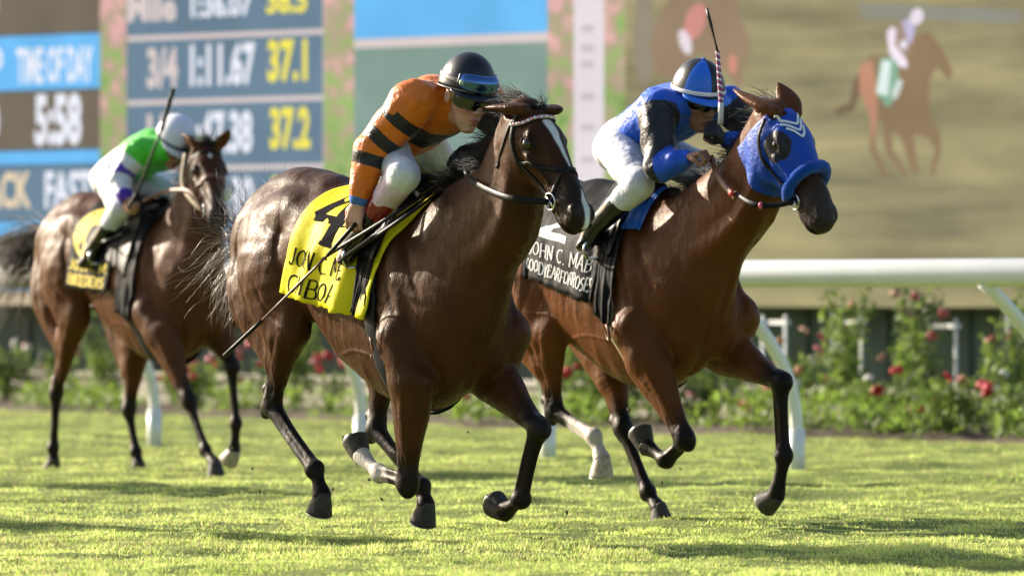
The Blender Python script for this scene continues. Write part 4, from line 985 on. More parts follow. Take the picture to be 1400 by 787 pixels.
def strapring(name, c, A, rr, tilt, m_, root, r=.007, p0=0, p1=360, drop=0, flat=(1, .35), parent=None):
    f, u, w = A; mb = MB(); P = []; S = []
    for ph in np.linspace(rad(p0), rad(p1), 41):
        th = rad(tilt+drop*math.cos(ph)); q = f*math.sin(th)*math.cos(ph)*rr[0]+w*math.sin(th)*math.sin(ph)*rr[1]+u*math.cos(th)*rr[2]
        P.append(Vector(c+q-OFF[root])); S.append(tuple(u*math.sin(th)-(f*math.cos(ph)+w*math.sin(ph))*math.cos(th)))
    mb.tube(P, r, 8, flat=flat, side=S, cap=(p1-p0) < 359); return mb.build(name, m_, parent or root, smooth=True)
def rider(fr, J, opt):
    vx = opt.get('vx', .006); hs = opt.get('hs', 1.12); A = [a_*hs for a_ in J['A']]; J['As'] = A; f, u, w = A; hc = J['head']; sk = vv(opt['skin'])
    pts = np.array([J[k] for k in ('pel', 'shR', 'shL', 'elR', 'elL', 'wrR', 'wrL', 'knR', 'knL', 'anR', 'anL', 'head')])
    lo, hi = pts.min(0)-.2, pts.max(0)+.2
    off = (J['anR']+J['anL'])/2; off = vv((off[0], 0, off[2]-.1))
    root = fr.root('person', off, opt['label'], 'person', 'jockeys riding the racehorses')
    nb = (J['shR']+J['shL'])/2+vv((.0, 0, .01)); pel = J['pel']; lat = nrm(J['shL']-J['shR'])
    # skin: whole figure
    g = Soft(lo, hi, vx)
    g.chain([(*(pel), .135, .10), (*(pel*.55+nb*.45+J.get('bow', vv((0, 0, .03)))), .125, .095), (*(pel*.2+nb*.8+J.get('bow', vv((0, 0, .03)))*.8), .15, .10), (*nb, .13, .075)], .02, lat=lat)
    nk = hc-u*.075-f*.03
    g.chain([(*nb, .075, .07), (*(nb*.4+nk*.6), .055, .058), (*nk, .052, .055)], .04)
    for s in 'RL':
        limb(g, J['sh'+s], J['el'+s], J['wr'+s], .052, .040, .040, .026)
        limb(g, J['hip'+s], J['kn'+s], J['an'+s], .080, .056, .052, .036, k=.03)
        an = J['an'+s]; ft = J.get('toe'+s, an+vv((.15, (-.02 if s == 'R' else .02), -.05))); g.chain([(*an, .036, .04), (*(an*.5+ft*.5+vv((0, 0, -.015))), .040, .034), (*ft, .034, .022)], .02)
    # head
    gh = Scaled(g, hs)
    gh.ell(hc+u*.035-f*.01, (.094, .076, .090), .02, R=[f, w, u])
    gh.chain([(*(hc+f*.03-u*.01), .064, .07), (*(hc+f*.036-u*.065), .052, .058), (*(hc+f*.050-u*.100), .034, .036)], .025, lat=w, n=5)
    gh.ell(hc+f*.072-u*.108, (.020, .022, .016), .012, R=[f, w, u])             # chin
    gh.chain([(*(hc+f*.088+u*.018), .009, .010), (*(hc+f*.104-u*.012), .010, .012), (*(hc+f*.112-u*.030), .014, .012)], .010, lat=w, n=3)
    for s in (-1, 1):
        gh.ell(hc+f*.104-u*.036+w*s*.013, (.010, .008, .008), .006, R=[f, w, u])
        gh.ell(hc+f*.066-u*.022+w*s*.042, (.026, .022, .020), .02, R=[f, w, u])  # cheek bone
        gh.ell(hc+f*.082+u*.010+w*s*.033, (.014, .018, .013), .008, R=[f, w, u], sub=True)   # eye socket
        gh.chain([(*(hc+f*.088+u*.030+w*s*.015), .008, .007), (*(hc+f*.080+u*.032+w*s*.050), .007, .006)], .012, n=1)
        gh.ell(hc-f*.005-u*.005+w*s*.080, (.020, .010, .030), .006, R=[f, w, u]); gh.ell(hc+f*.002-u*.005+w*s*.090, (.010, .006, .018), .004, R=[f, w, u], sub=True)
        hd_ = J['hand'+('R' if s < 0 else 'L')]; hand(g, J['wr'+('R' if s < 0 else 'L')], side=hd_.get('side', 1), **{k: v for k, v in hd_.items() if k != 'side'})
    gh.ell(hc+f*.094-u*.067, (.012, .024, .0065), .006, R=[f, w, u]); gh.ell(hc+f*.092-u*.082, (.012, .021, .0075), .006, R=[f, w, u])
    gh.chain([(*(hc+f*.108-u*.0745-w*.022), .002, .006), (*(hc+f*.108-u*.0745+w*.022), .002, .006)], .003, lat=u, sub=True, n=1)
    V, Q = g.mesh(2); C = np.tile(sk, (len(V), 1)); H_ = np.stack([(V-hc)@f, (V-hc)@u, (V-hc)@w], 1)/hs**2
    m = sstep(.03, .012, np.sqrt(((H_-vv((.10, -.074, 0)))/vv((1, .55, 1.1)))**2@np.ones(3))); C = C*(1-m[:, None])+sk*vv((.72, .42, .45))*m[:, None]
    m = sstep(.05, .02, np.sqrt((H_[:, 0]-.08)**2+(H_[:, 1]+.02)**2+(abs(H_[:, 2])-.04)**2)); C *= (1-m[:, None]*vv((0, .18, .15)))
    C *= (1+.06*vnoise(V, 40, 2))[:, None]
    for s in opt.get('gloves', ''):
        q = J['wr'+s]; d = nrm(vv(J['hand'+s]['d'])); m, _ = segdist(V, [q, q+d*.11]); m = (m < .068)*((V-q)@d > -.02)*(np.linalg.norm((V-hc)/vv((1, 1, 1)), axis=1) > .135); C[m > 0] = (.02, .02, .022)
    add_np('body', V, Q, MAT_SKIN, root, C)
    for s in (-1, 1):
        mb = MB(); mb.ball(hc+f*.071+u*.010+w*s*.032-OFF[root], .0125*hs, 12, m=0); mb.ball(hc+f*.0800+u*.008+w*s*.032-OFF[root], .0055*hs, 10, m=1); mb.build('eye', [MAT_WHITE, MAT_LENS], root, smooth=True)
    # shirt
    g = Soft(lo, hi, vx)
    bow = J.get('bow', vv((0, 0, .03)))
    g.chain([(*(pel+(nb-pel)*.06), .150, .115), (*(pel*.55+nb*.45+bow), .150, .125), (*(pel*.22+nb*.78+bow*.8), .178, .130), (*(nb+(nb-pel)*.03), .145, .090)], .03, lat=lat)
    for s in 'RL':
        sh, el, wr = J['sh'+s], J['el'+s], J['wr'+s]; sr = opt.get('sleeve', 1)
        g.chain([(*(sh*.8+nb*.2), .085, .085), (*sh, .078*sr, .078*sr), (*(sh*.5+el*.5), .070*sr, .070*sr), (*el, .062*sr, .062*sr)], .035, n=4)
        g.chain([(*el, .062*sr, .062*sr), (*(el*.55+wr*.45), .052*sr, .052*sr), (*(el*.15+wr*.85), .040*sr, .040*sr), (*(el*.04+wr*.96), .034, .034)], .02, n=4)
    nk2 = nb*.55+nk*.45; g.chain([(*nb, .08, .075), (*nk2, .062, .062)], .03, n=1)
    V, Q = g.mesh(2); N_ = vnormals(V, Q)
    wr_ = opt.get('wrinkle', 1.0)*(.007*np.abs(vnoise(V*vv((1, 1, .6)), 26, 11))+.0045*np.sin(vnoise(V, 11, 5)*5)+.0025*vnoise(V, 70, 9)); V = V+N_*wr_[:, None]
    C = opt['silk'](V, J, nb, pel); add_np('shirt', V, Q, MAT_SILK, root, C)
    # breeches
    g = Soft(lo, hi, vx)
    g.chain([(*(pel-(nb-pel)*.16), .12, .115), (*pel, .152, .125), (*(pel+(nb-pel)*.16), .140, .105)], .03, lat=lat)
    for s in 'RL':
        hp, kn, an = J['hip'+s], J['kn'+s], J['an'+s]
        g.chain([(*hp, .100, .105), (*(hp*.5+kn*.5), .088, .090), (*(hp*.12+kn*.88), .072, .074), (*kn, .066, .068)], .04, n=5)
        g.chain([(*kn, .066, .068), (*(kn*.7+an*.3), .060, .060), (*(kn*.55+an*.45), .048, .048)], .02, n=4)
    V, Q = g.mesh(2); N_ = vnormals(V, Q); V = V+N_*(.003*np.abs(vnoise(V, 34, 21))+.0028*np.sin(vnoise(V, 17, 6)*5)+.0012*vnoise(V, 90, 2))[:, None]
    C = np.tile(vv((.66, .67, .72)), (len(V), 1))
    if 'kneeshade' in opt:
        for s in 'RL':
            d, pos = segdist(V, [J['kn'+s], J['an'+s]]); m = sstep(.0, .07, pos)*sstep(.1, .08, d); C = C*(1-m[:, None])+vv(opt['kneeshade'])*m[:, None]  # below the knee a mauve tint paints shading into the white cloth
    add_np('breeches', V, Q, MAT_BREECH, root, C)
    # boots
    for s in 'RL':
        kn, an = J['kn'+s], J['an'+s]; ft = J.get('toe'+s, an+vv((.15, (-.02 if s == 'R' else .02), -.05)))
        g = Soft(np.minimum(np.minimum(kn, an), ft)-.1, np.maximum(np.maximum(kn, an), ft)+.1, vx)
        g.chain([(*(kn*.70+an*.30), .060, .062), (*(kn*.55+an*.45), .058, .062), (*(kn*.2+an*.8), .044, .047), (*an, .042, .048)], .01, n=4)
        g.chain([(*(an-nrm(ft-an)*.03+vv((0, 0, -.03))), .034, .034), (*(an*.5+ft*.5+vv((0, 0, -.02))), .042, .036), (*ft, .036, .022)], .03, n=4)
        V, Q = g.mesh(2); V = V+vnormals(V, Q)*(.0022*np.sin(vnoise(V, 26, 7)*4))[:, None]
        d, pos = segdist(V, [kn, an]); m = sstep(opt.get('cuffend', .0)+.004, opt.get('cuffend', .0)-.004, pos); C = vv((.007, .007, .010))*(1-m[:, None])+vv(opt.get('cuff', (.01, .01, .01)))*m[:, None]
        add_np('boot', V, Q, MAT_BOOT, root, C)
    return root
J1['poll'], J1['hd'] = head_axes(F1, (733, 144), (806, 282), 47)
J1['earR'] = F1.pk(663, 147, -.14); J1['earL'] = F1.pk(766, 150, .06)
J2['poll'], J2['hd'] = head_axes(F2, (1074, 147), (1147, 299), 47)
J2['earR'] = F2.pk(1002, 122, -.10); J2['earL'] = F2.pk(1064, 113, .06)
J3['poll'], J3['hd'] = head_axes(F3, (283, 196), (306, 316), 76)
J3['earR'] = F3.pk(246, 182, -.10); J3['earL'] = F3.pk(316, 176, .10)
o1 = dict(coat=(.062, .0225, .0092), dark=(.012, .010, .010), black=.8, socks={'RF': (.72, .1)}, seed=1, hs=1.2, hv=1.08, hl=.97, nb=(.71, 0, 1.14), neckmid=(.09, 0, -.05),
          blaze=([(.05, .0), (.6, .012)], [(.06, .0), (.10, .019), (.16, .019), (.24, .009), (.31, .005), (.36, .001), (.46, .001), (.51, .012), (.58, .013)]),
          label='dark bay racehorse with a white blaze galloping in front, yellow saddlecloth on its back')
H1, T1, HF1, V1 = horse(F1, J1, o1, VOX)
o2 = dict(coat=(.115, .038, .0125), dark=(.010, .009, .010), black=.85, socks={'RH': (.62, .1)}, seed=4, hs=1.2, hv=1.12, hl=1.0, nb=(.72, 0, 1.20), neckmid=(.09, 0, -.01), ns=.90, mz=1.14, lift=.05,
          earw=1.35, muzzle=(.03, .028, .03), hoofcol={'RH': MAT_HOOFW}, label='bay racehorse in a bright blue blinker hood galloping on the right')
H2, T2, HF2, V2 = horse(F2, J2, o2, VOX)
o3 = dict(coat=(.095, .033, .0125), dark=(.014, .011, .010), black=.85, seed=9, hs=1.15, nb=(.70, 0, 1.25), lift=.07, hoofcol={'LF': MAT_HOOFW},
          blaze=([(0, 0), (.6, 0)], [(.09, 0), (.12, .008), (.14, 0)]), label='bay racehorse trailing behind on the left with a white star')
H3, T3, HF3, V3 = horse(F3, J3, o3, .012)
M_YEL = cloth_mat('yellow_nylon', (.80, .70, .02), .5, transl=.15); M_BLK = cloth_mat('black_nylon', (.006, .006, .007), .6); M_GRN = cloth_mat('elastic', (.02, .02, .022), .6)
def crest_roots(tree, poll, H, n, u0, u1, wx, wz, seed, lat=0):
    r = np.random.default_rng(seed); a = H(-.02, .01, 0); b = vv((wx, 0, wz)); out = []
    for k in range(n):
        t = u0+(u1-u0)*r.random(); p = a*(1-t)+b*t+vv((-.02, 0, .25)); l, n_, _, _ = tree.ray_cast(Vector(p+vv((0, lat, .1))), Vector((.10, 0, -1)))
        out.append((np.array(l) if l is not None else p)+vv((0, r.normal(0, .012), -.006)))
    return np.array(out)
rg = np.random.default_rng(5)
# ---- horse in front: mane, tail, tack
R_ = crest_roots(T1, J1['poll'], HF1, 1500, 0, .95, .45, 1.56, 1)
strands('mane', R_, vv((-1, .0, .22))+rg.normal(0, .13, (len(R_), 3)), rg.uniform(.12, .24, len(R_)), H1, MAT_HAIR, w=.0018, grav=.35, curl=.2, wind=(-.5, .0, .05), seed=2)
R_ = np.tile(HF1(.03, .015, 0), (70, 1))+rg.normal(0, .012, (70, 3))
strands('forelock', R_, vv((-.5, .1, .8))+rg.normal(0, .35, (70, 3)), rg.uniform(.03, .07, 70), H1, MAT_HAIR, w=.0014, grav=.6, curl=.5, wind=(-.6, 0, 0), seed=4)
R_ = np.tile(vv((-.95, 0, 1.36)), (900, 1))+rg.normal(0, .022, (900, 3))
strands('tail', R_, vv((-.75, -.15, -.45))+rg.normal(0, .24, (900, 3)), rg.uniform(.22, .54, 900), H1, MAT_HAIRG, w=.0013, K=20, grav=.5, curl=1.5, wind=(-.25, -.02, .02), seed=7, clump=3.0)
bridle(H1, T1, HF1, fig8=True, beads=True)
def rein(name, root, pts, m_, w=.011, th=.35):
    mb = MB(); P = spline(pts, 8); T = np.gradient(P, axis=0); side = np.cross(np.tile(vv((.3, -1, .1)), (len(P), 1)), T); side /= np.linalg.norm(side, axis=1)[:, None]
    mb.tube([Vector(p-OFF[root]) for p in P], w, 8, flat=(1, th), side=[tuple(x) for x in side]); return mb.build(name, m_, root, smooth=True)
def bitp(H, tree, s): return snap(tree, H(.435, -.118, s*.06), .02)[0]
b1 = bitp(HF1, T1, -1)
rein('rein', H1, [b1, F1.pk(700, 271, -.18), F1.pk(662, 257, -.16), F1.pk(638, 240, -.05), F1.pk(630, 222, .06)], MAT_LEATHER, w=.014)
# ---- its saddlecloth
C1 = Cloth(T1, (-.12, -.27), (.60, .455), (1.10, .985), -1, rip=.018, seed=1)
C1b = Cloth(T1, (-.12, -.27), (.60, .455), (1.10, .985), 1, rip=.01, seed=2)
sc1 = F1.root('saddlecloth', (.15, 0, 1.5), 'yellow saddlecloth with a black number 4 on the front racehorse', 'saddlecloth', 'saddlecloths on the racehorses')
o = C1.mesh('cloth', M_YEL, sc1); C1b.mesh('cloth', M_YEL, sc1)
cloth_text(C1, '4', .08, .54, .14, .60, M_INKB, sc1, o, wt=.24, name='number')
cloth_text(C1, 'JOHN C. ME', .04, .70, .675, .79, M_INKB, sc1, o, wt=.14)
cloth_text(C1, 'GMBOA', .07, .64, .845, .965, M_INKB, sc1, o, wt=.14)
def saddle(fr, tree, label, xs, hem, strapx, ank, girthx, col=None, gw=.045):
    r = fr.root('saddle', (xs[0], 0, 1.5), label, 'saddle', 'racing saddles under the jockeys')
    for s in (-1, 1):
        c = Cloth(tree, (xs[0], xs[0]+.10), (xs[1], xs[1]+.02), hem, s, rip=.002, off=.030, seed=3); c.mesh('flap', MAT_LEATHER, r)
        a = vv(ank)*vv((1, -s, 1)); mb = MB(); top = vv((strapx, s*.285, 1.46)); P = spline([(strapx-.02, s*.20, 1.56), top, (strapx*.6+a[0]*.4, s*.325, 1.40), tuple(a+vv((0.0, 0, .06)))], 6)
        mb.tube([Vector(p-OFF[r]) for p in P], .014, 8, flat=(1, .3), side=[(1, 0, 0)]*len(P)); st = mb.build('stirrup_leather', MAT_LEATHER, r, smooth=True)
        mb = MB(); c0 = a+vv((.04, 0, -.02)); Q = [Vector(c0+vv((0, .058*math.sin(t), .05*math.cos(t)+.02))-OFF[r]) for t in np.linspace(-2.5, 2.5, 21)]+[]
        Q = Q+[Q[0]]; mb.tube(Q, .007, 6); mb.build('stirrup_iron', MAT_STEEL, r, smooth=True)
    m = MB(); P = []
    for x in np.linspace(xs[0]-.04, xs[1]+.02, 12):
        l, _, _, _ = tree.ray_cast(Vector((x, 0, 2.4)), Vector((0, 0, -1))); P.append(Vector((x, 0, l.z+.035+.02*((x-(xs[0]+xs[1])/2)/.2)**2))-Vector(OFF[r]))
    m.tube(P, [.03, .055, .07, .075, .078, .078, .075, .072, .066, .06, .052, .035], 12, flat=(1.15, .32), side=[(0, 1, 0)]*12); m.build('seat', MAT_LEATHER, r, smooth=True)
    fold_girth(r, tree, girthx[0], girthx[1], col or M_GRN, w=gw)
    return r
sd1 = saddle(F1, T1, 'black racing saddle on the front horse with yellow cloth', (.20, .46), (1.30, 1.24), .40, (.30, .30, 1.25), (.45, .47))
# buckles on the girth
mb = MB(); gp, gn = snap(T1, (.485, -.4, .86), .02); ringmesh(mb, gp, gn, .028, .006, sd1); ringmesh(mb, gp+vv((0, 0, -.06)), gn, .012, .004, sd1); mb.build('girth_buckle', MAT_BROWNL, sd1, smooth=True)
mb = MB()
# flap leather falling over the cloth's front part
cf = Cloth(T1, (.40, .33), (.53, .445), (1.02, .99), -1, rip=.004, off=.026, seed=6); cf.mesh('girth_strap', M_BLK, sd1)

# ---- rider in orange and black
def jj(fr, **k): return {a: (fr.pk(*b) if isinstance(b, tuple) and len(b) == 3 and b[0] > 5 else (vv(b) if isinstance(b, tuple) else b)) for a, b in k.items()}
P1 = jj(F1, head=(637, 132, 0), shR=(567, 140, -.18), shL=(.64, .20, 1.92), elR=(510, 204, -.30), elL=(.80, .30, 1.72), wrR=(489, 277, -.36), wrL=(628, 212, .10),
        pel=(.24, 0, 1.77), hipR=(.28, -.11, 1.74), hipL=(.28, .11, 1.74), knR=(552, 240, -.26), knL=(612, 243, .24), anR=(480, 334, -.31), anL=(.30, .31, 1.30), toeR=(468, 356, -.33))
P1['A'] = axes_of(F1, 57, -19, 3); P1['bow'] = vv((0, 0, .025))
P1['handR'] = dict(d=(-.22, -.12, -1), n_=(-.45, .8, 0), curl=(28, 45, 30), side=-1, thumb=.3); P1['handL'] = dict(d=(.7, -.5, -.3), n_=(-.2, -.3, -1), curl=(70, 80, 50), side=1)
def silk1(V, J, nb, pel):
    C = np.tile(vv((.70, .165, .012)), (len(V), 1)); blk = vv((.016, .016, .02)); nz = .006*vnoise(V, 9, 3)
    for s in 'RL':
        d, pos = segdist(V, [J['sh'+s], J['el'+s], J['wr'+s]]); d2, _ = segdist(V, [pel, nb]); arm = d < .105
        for a, b in ((.055, .115), (.175, .235), (.30, .355)): C[arm & (pos+nz > a) & (pos+nz < b)] = blk
        C[arm & (pos > np.linalg.norm(J['sh'+s]-J['el'+s])+np.linalg.norm(J['el'+s]-J['wr'+s])-.022)] = (.05, .16, .55)
    dL, pL = segdist(V, [J['shL'], J['elL'], J['wrL']]); C[(dL < .12) & (pL > .10)] = blk
    t = (V-pel)@nrm(nb-pel)/np.linalg.norm(nb-pel); dA, _ = segdist(V, [J['shR'], J['elR'], J['wrR']]); dB, _ = segdist(V, [J['shL'], J['elL'], J['wrL']])
    C[(np.minimum(dA, dB) > .10) & (t+nz > .42) & (t+nz < .76)] = blk
    return C
o_ = dict(gloves='L', label='jockey in orange and black silks with a black helmet, riding the front horse', skin=(.60, .32, .25), silk=silk1, kneeshade=(.62, .46, .56), cuff=(.22, .012, .02), cuffend=.25, vx=.005, sleeve=1.28)
R1 = rider(F1, P1, o_); A = P1['As']; hc = P1['head']; f, u, w = A; dc = hc+u*.034-f*.008
hel = dome('helmet', dc, A, (.126, .108, .140), MAT_BLACKP, R1)
def peak(hel, root, dc, A, m_, ln=.042, dn=86, rr=(.126, .108, .140)):
    f, u, w = A; mb = MB(); V = []; n = 24
    for t in (0, 1):
        for i in range(n+1):
            ph = rad(-72+144*i/n); e = math.cos(ph*90/72)**.6 if abs(ph) < rad(71.9) else 0
            for k in (0, 1):
                th = rad(dn+1.5+k*6*e); r_ = np.array(rr)+.001+(ln*e)*k
                V.append(Vector(dc+f*math.sin(th)*math.cos(ph)*r_[0]+w*math.sin(th)*math.sin(ph)*r_[1]+u*(math.cos(th)*rr[2]-.005*t)-OFF[root]))
    o = 2*(n+1); F = []
    for i in range(n):
        a = 2*i; F += [(a, a+1, a+3, a+2), (o+a+2, o+a+3, o+a+1, o+a), (a+1, o+a+1, o+a+3, a+3)]
    mb.add(V, F); return mb.build('peak', m_, hel, smooth=True)
peak(hel, R1, dc, A, MAT_BLACKP)
strapring('trim', dc, A, (.1275, .1095, .1415), 91, MAT_TRIM, R1, r=.0035, drop=-7, parent=hel)
gg, rim = patch('goggles', dc, A, (.129, .111, .143), -58, 58, 56, 84, MAT_BLUELENS, R1, bul=.016, thick=.01, parent=hel)
mb = MB(); mb.tube(rim+[rim[0]], .0045, 6, cap=False); mb.build('goggle_frame', MAT_BLACKP, gg, smooth=True)
strapring('goggle_strap', dc, A, (.1275, .1095, .1415), 74, MAT_TRIM, R1, r=.010, p0=48, p1=312, drop=-2, flat=(1, .2), parent=gg)
mb = MB(); q = dc+(f*math.sin(rad(72))*math.cos(rad(-49))*.137+w*math.sin(rad(72))*math.sin(rad(-49))*.119+u*math.cos(rad(72))*.13); mb.ball(q-OFF[R1], .013, 12); mb.build('goggle_button', mat('pale_green_disc', (.45, .52, .36), .4), gg, smooth=True)
sg, rim = patch('sunglasses', hc+u*.004, A, (.113, .093, .104), -68, 68, 68, 110, MAT_LENS, R1, bul=.004, thick=.006, shape=lambda s, t: 1-.12*math.exp(-((s-.5)/.10)**2)*(1 if t > .5 else 0))
strapring('chin_strap', hc-u*.03, [f, w, u], (.088, .100, .084), 90, MAT_TRIM, R1, r=.006, p0=-82, p1=82, parent=hel)
# whip
def whip(fr, pts, rads, ms, label, loc):
    r = fr.root('whip', loc, label, 'whip', 'whips held by the jockeys'); names = ['handle', 'shaft', 'popper']
    for k in range(len(pts)-1):
        mb = MB(); P = [pts[k]*(1-t)+pts[k+1]*t for t in np.linspace(0, 1, 5)]
        mb.tube([Vector(p-OFF[r]) for p in P], [rads[k][0]*(1-t)+rads[k][1]*t for t in np.linspace(0, 1, 5)], 8); mb.build(names[k], ms[k], r, smooth=True)
    return r
M_SHAFT = mat('dark_red_shaft', (.10, .02, .022), .35)
hnd = P1['wrR']+nrm((-.22, -.12, -1))*.10+vv((-.01, .02, 0))
whip(F1, [F1.pk(486, 306, -.40), F1.pk(448, 349, -.43), F1.pk(358, 438, -.50), F1.pk(307, 486, -.53)], [(.010, .009), (.006, .005), (.009, .010)], [MAT_LEATHER, M_SHAFT, MAT_LEATHER],
     'long dark whip held low beside the yellow saddlecloth', hnd)
for k, (a, b, c) in enumerate((((596, 262, -.06), (540, 292, -.30), (452, 346, -.40)), ((590, 270, -.10), (535, 305, -.31), (470, 352, -.40)), ((602, 268, -.10), (548, 300, -.31), (462, 358, -.38)))):
    rein('rein_end', H1, [F1.pk(*a)+vv((0, 0, .02)), F1.pk(*b), F1.pk(*c)], MAT_LEATHER, w=.010, th=.5)
# ---------------------------------------------------------------- blue hooded horse
bridle(H2, T2, HF2, off=.020, hooded=True)
b2 = bitp(HF2, T2, -1)
rein('rein', H2, [b2, F2.pk(1056, 281, -.12), F2.pk(1028, 278, -.17), F2.pk(1004, 264, -.16)], MAT_LEATHER, w=.013)
rein('grip', H2, [F2.pk(1006, 270, -.165), F2.pk(992, 256, -.16), F2.pk(980, 238, -.14), F2.pk(972, 214, -.10)], MAT_BROWNL, w=.016)
mb = MB(); q = F2.pk(1000, 264, -.175); mb.ball(q-OFF[H2], (.020, .012, .016), 8); mb.build('rein_stop', mat('red_rubber', (.65, .05, .04), .5), H2, smooth=True)
mb = MB(); q = F2.pk(1040, 281, -.15); mb.ball(q-OFF[H2], (.014, .014, .018), 8); mb.build('rein_stop', MAT_PINK, H2, smooth=True)
# hood: a cloth skin lifted off the head, with dark eye nets and white chevrons
def hood(root, data, m_):
    V, Q, Hc, N = data; a, b, c = Hc[:, 0], Hc[:, 1], Hc[:, 2]
    inside = (abs(c) < .125) & (b > -.28) & (b < .05) & (a > .012+.10*sstep(-.03, -.16, b)*0) & (a < .375+.05*b)
    inside &= ~((b > -.022) & (a < .055) & (abs(c) > .026) & (abs(c) < .13))
    keep = inside[Q].all(1); Q2 = Q[keep]; used = np.unique(Q2); mp = np.full(len(V), -1); mp[used] = np.arange(len(used))
    V2 = V[used]; N2 = N[used]; e = (.0075+.0012*vnoise(V2, 40, 3))[:, None]; H2_ = Hc[used]; V2 = V2+N2*e
    C = np.tile(vv((.005, .060, .40)), (len(V2), 1)); r_ = np.sqrt(((H2_[:, 0]-.175)/1.1)**2+((H2_[:, 1]+.062)/.95)**2); net = (r_ < .064) & (abs(H2_[:, 2]) > .045); C[net] = (.02, .016, .02)
    o = add_np('hood', V2, mp[Q2], m_, root, C); md = o.modifiers.new('thick', 'SOLIDIFY'); md.thickness = .004; md.offset = 1; return o
ho = hood(H2, V2, mat('blue_nylon', (0, 0, 0), rough=.5, spec=.3, tint=True, bump=(45, .5), sheen=.1))
for k in range(3):
    a0 = .060+k*.034; mb = MB(); e_ = 1-.18*k
    strap(mb, T2, [HF2(a0, .0, -.092*e_), HF2(a0+.022, .01, -.060*e_), HF2(a0+.052, .01, -.012), HF2(a0+.016, .01, .010), HF2(a0-.008, .01, .024*e_)], w=.0068, th=.3, off=.015, root=H2, n=6); mb.build('chevron', MAT_WHITE, ho)
mb = MB(); P = spline([HF2(.40, -.150, -.055), HF2(.375, -.10, -.080), HF2(.355, -.04, -.074), HF2(.345, .010, -.042), HF2(.342, .022, 0), HF2(.345, .010, .042), HF2(.355, -.04, .074), HF2(.375, -.10, .080)], 6)
n_ = len(P); V_ = []; mb.tube([Vector(p-OFF[H2]) for p in P], [.030+.012*math.sin(math.pi*min(1, (i+2)/(n_*.25)))*.5-.006 if i < n_*.25 else .029 for i in range(n_)], 14)
nr_ = mb.build('sheepskin_noseband', mat('blue_fleece', (.006, .075, .42), rough=.95, spec=.1, bump=(170, 1.0, 8), sheen=.3), H2, smooth=True)
fr2 = np.random.default_rng(3); PR = P[fr2.integers(1, n_-1, 2600)]; dd = fr2.normal(size=(2600, 3)); dd /= np.linalg.norm(dd, axis=1)[:, None]
strands('fleece', PR+dd*.025, dd, fr2.uniform(.006, .010, 2600), H2, mat('blue_fibre', (.010, .11, .55), .8), w=.0014, K=3, grav=0, curl=.3, wind=(0, 0, 0), parent=nr_, clump=.1)
R_ = crest_roots(T2, J2['poll'], HF2, 700, .03, .95, .45, 1.62, 2)
strands('mane', R_, vv((-1, .15, .12))+rg.normal(0, .2, (len(R_), 3)), rg.uniform(.10, .22, len(R_)), H2, MAT_HAIR, w=.0022, grav=.45, curl=.2, wind=(-.4, .1, 0), seed=12)
def tail(root, x, z, n, L, m_, seed, wind=(-.35, -.02, .02), d=(-.9, 0, .0)):
    R_ = np.tile(vv((x, 0, z)), (n, 1))+rg.normal(0, .02, (n, 3)); return strands('tail', R_, vv(d)+rg.normal(0, .10, (n, 3)), rg.uniform(L*.5, L, n), root, m_, w=.0026, K=12, grav=.75, curl=.25, wind=wind, seed=seed, clump=1)
tail(H2, -.93, 1.55, 350, .8, MAT_HAIR, 8)
C2 = Cloth(T2, (-.20, -.20), (.50, .37), (1.18, 1.05), -1, rip=.003, seed=4, hl=1.2)
C2b = Cloth(T2, (-.20, -.20), (.50, .37), (1.18, 1.05), 1, rip=.006, seed=5, hl=1.2)
sc2 = F2.root('saddlecloth', (.12, 0, 1.5), 'black saddlecloth with white lettering and number on the blue hooded horse', 'saddlecloth', 'saddlecloths on the racehorses')
o = C2.mesh('cloth', M_BLK, sc2); C2b.mesh('cloth', M_BLK, sc2)
cloth_text(C2, '2', .12, .55, .30, .64, M_INKW, sc2, o, wt=.30, name='number')
cloth_text(C2, 'JOHN C. MAB', .06, .90, .70, .80, M_INKW, sc2, o, wt=.125)
cloth_text(C2, 'GOODYEARFORROSES', .03, .97, .84, .93, M_INKW, sc2, o, wt=.125)
sd2 = saddle(F2, T2, 'black racing saddle on the blue hooded horse', (.22, .48), (1.34, 1.28), .42, (.34, .30, 1.30), (.50, .52), col=M_FLEECE if False else mat('tan_web', (.34, .27, .17), .7), gw=.020)
cu = Cloth(T2, (.43, .46), (.56, .60), (1.42, 1.40), -1, rip=.002, off=.016, seed=8, hl=1.2); cu.mesh('pad', mat('blue_pad', (.01, .12, .55), .6), sd2)
cf = Cloth(T2, (.40, .40), (.54, .53), (1.0, .93), -1, rip=.004, off=.020, seed=9, hl=1.2); cf.mesh('girth_strap', M_BLK, sd2)
mb = MB(); gp, gn = snap(T2, (.50, -.4, .90), .02); ringmesh(mb, gp, gn, .036, .008, sd2); mb.build('girth_buckle', MAT_BROWNL, sd2, smooth=True)
P2 = jj(F2, head=(954, 135, 0), shR=(897, 146, -.18), shL=(.80, .19, 1.98), elR=(901, 228, -.26), elL=(.98, .30, 1.78), wrR=(940, 216, -.19), wrL=(987, 190, .04),
        pel=(858, 194, 0), hipR=(.32, -.11, 1.78), hipL=(.32, .11, 1.78), knR=(874, 252, -.25), knL=(.70, .25, 1.62), anR=(808, 316, -.31), anL=(.34, .31, 1.36), toeR=(795, 338, -.33))
P2['A'] = axes_of(F2, 57, -22, -3); P2['bow'] = vv((0, 0, .02))
P2['handR'] = dict(d=(.75, .35, .25), n_=(.2, .25, -1), curl=(70, 85, 50), side=-1, thumb=.5, glove=.001); P2['handL'] = dict(d=(.35, -.75, .55), n_=(-.75, -.2, -.3), curl=(75, 85, 50), side=1, glove=.004)
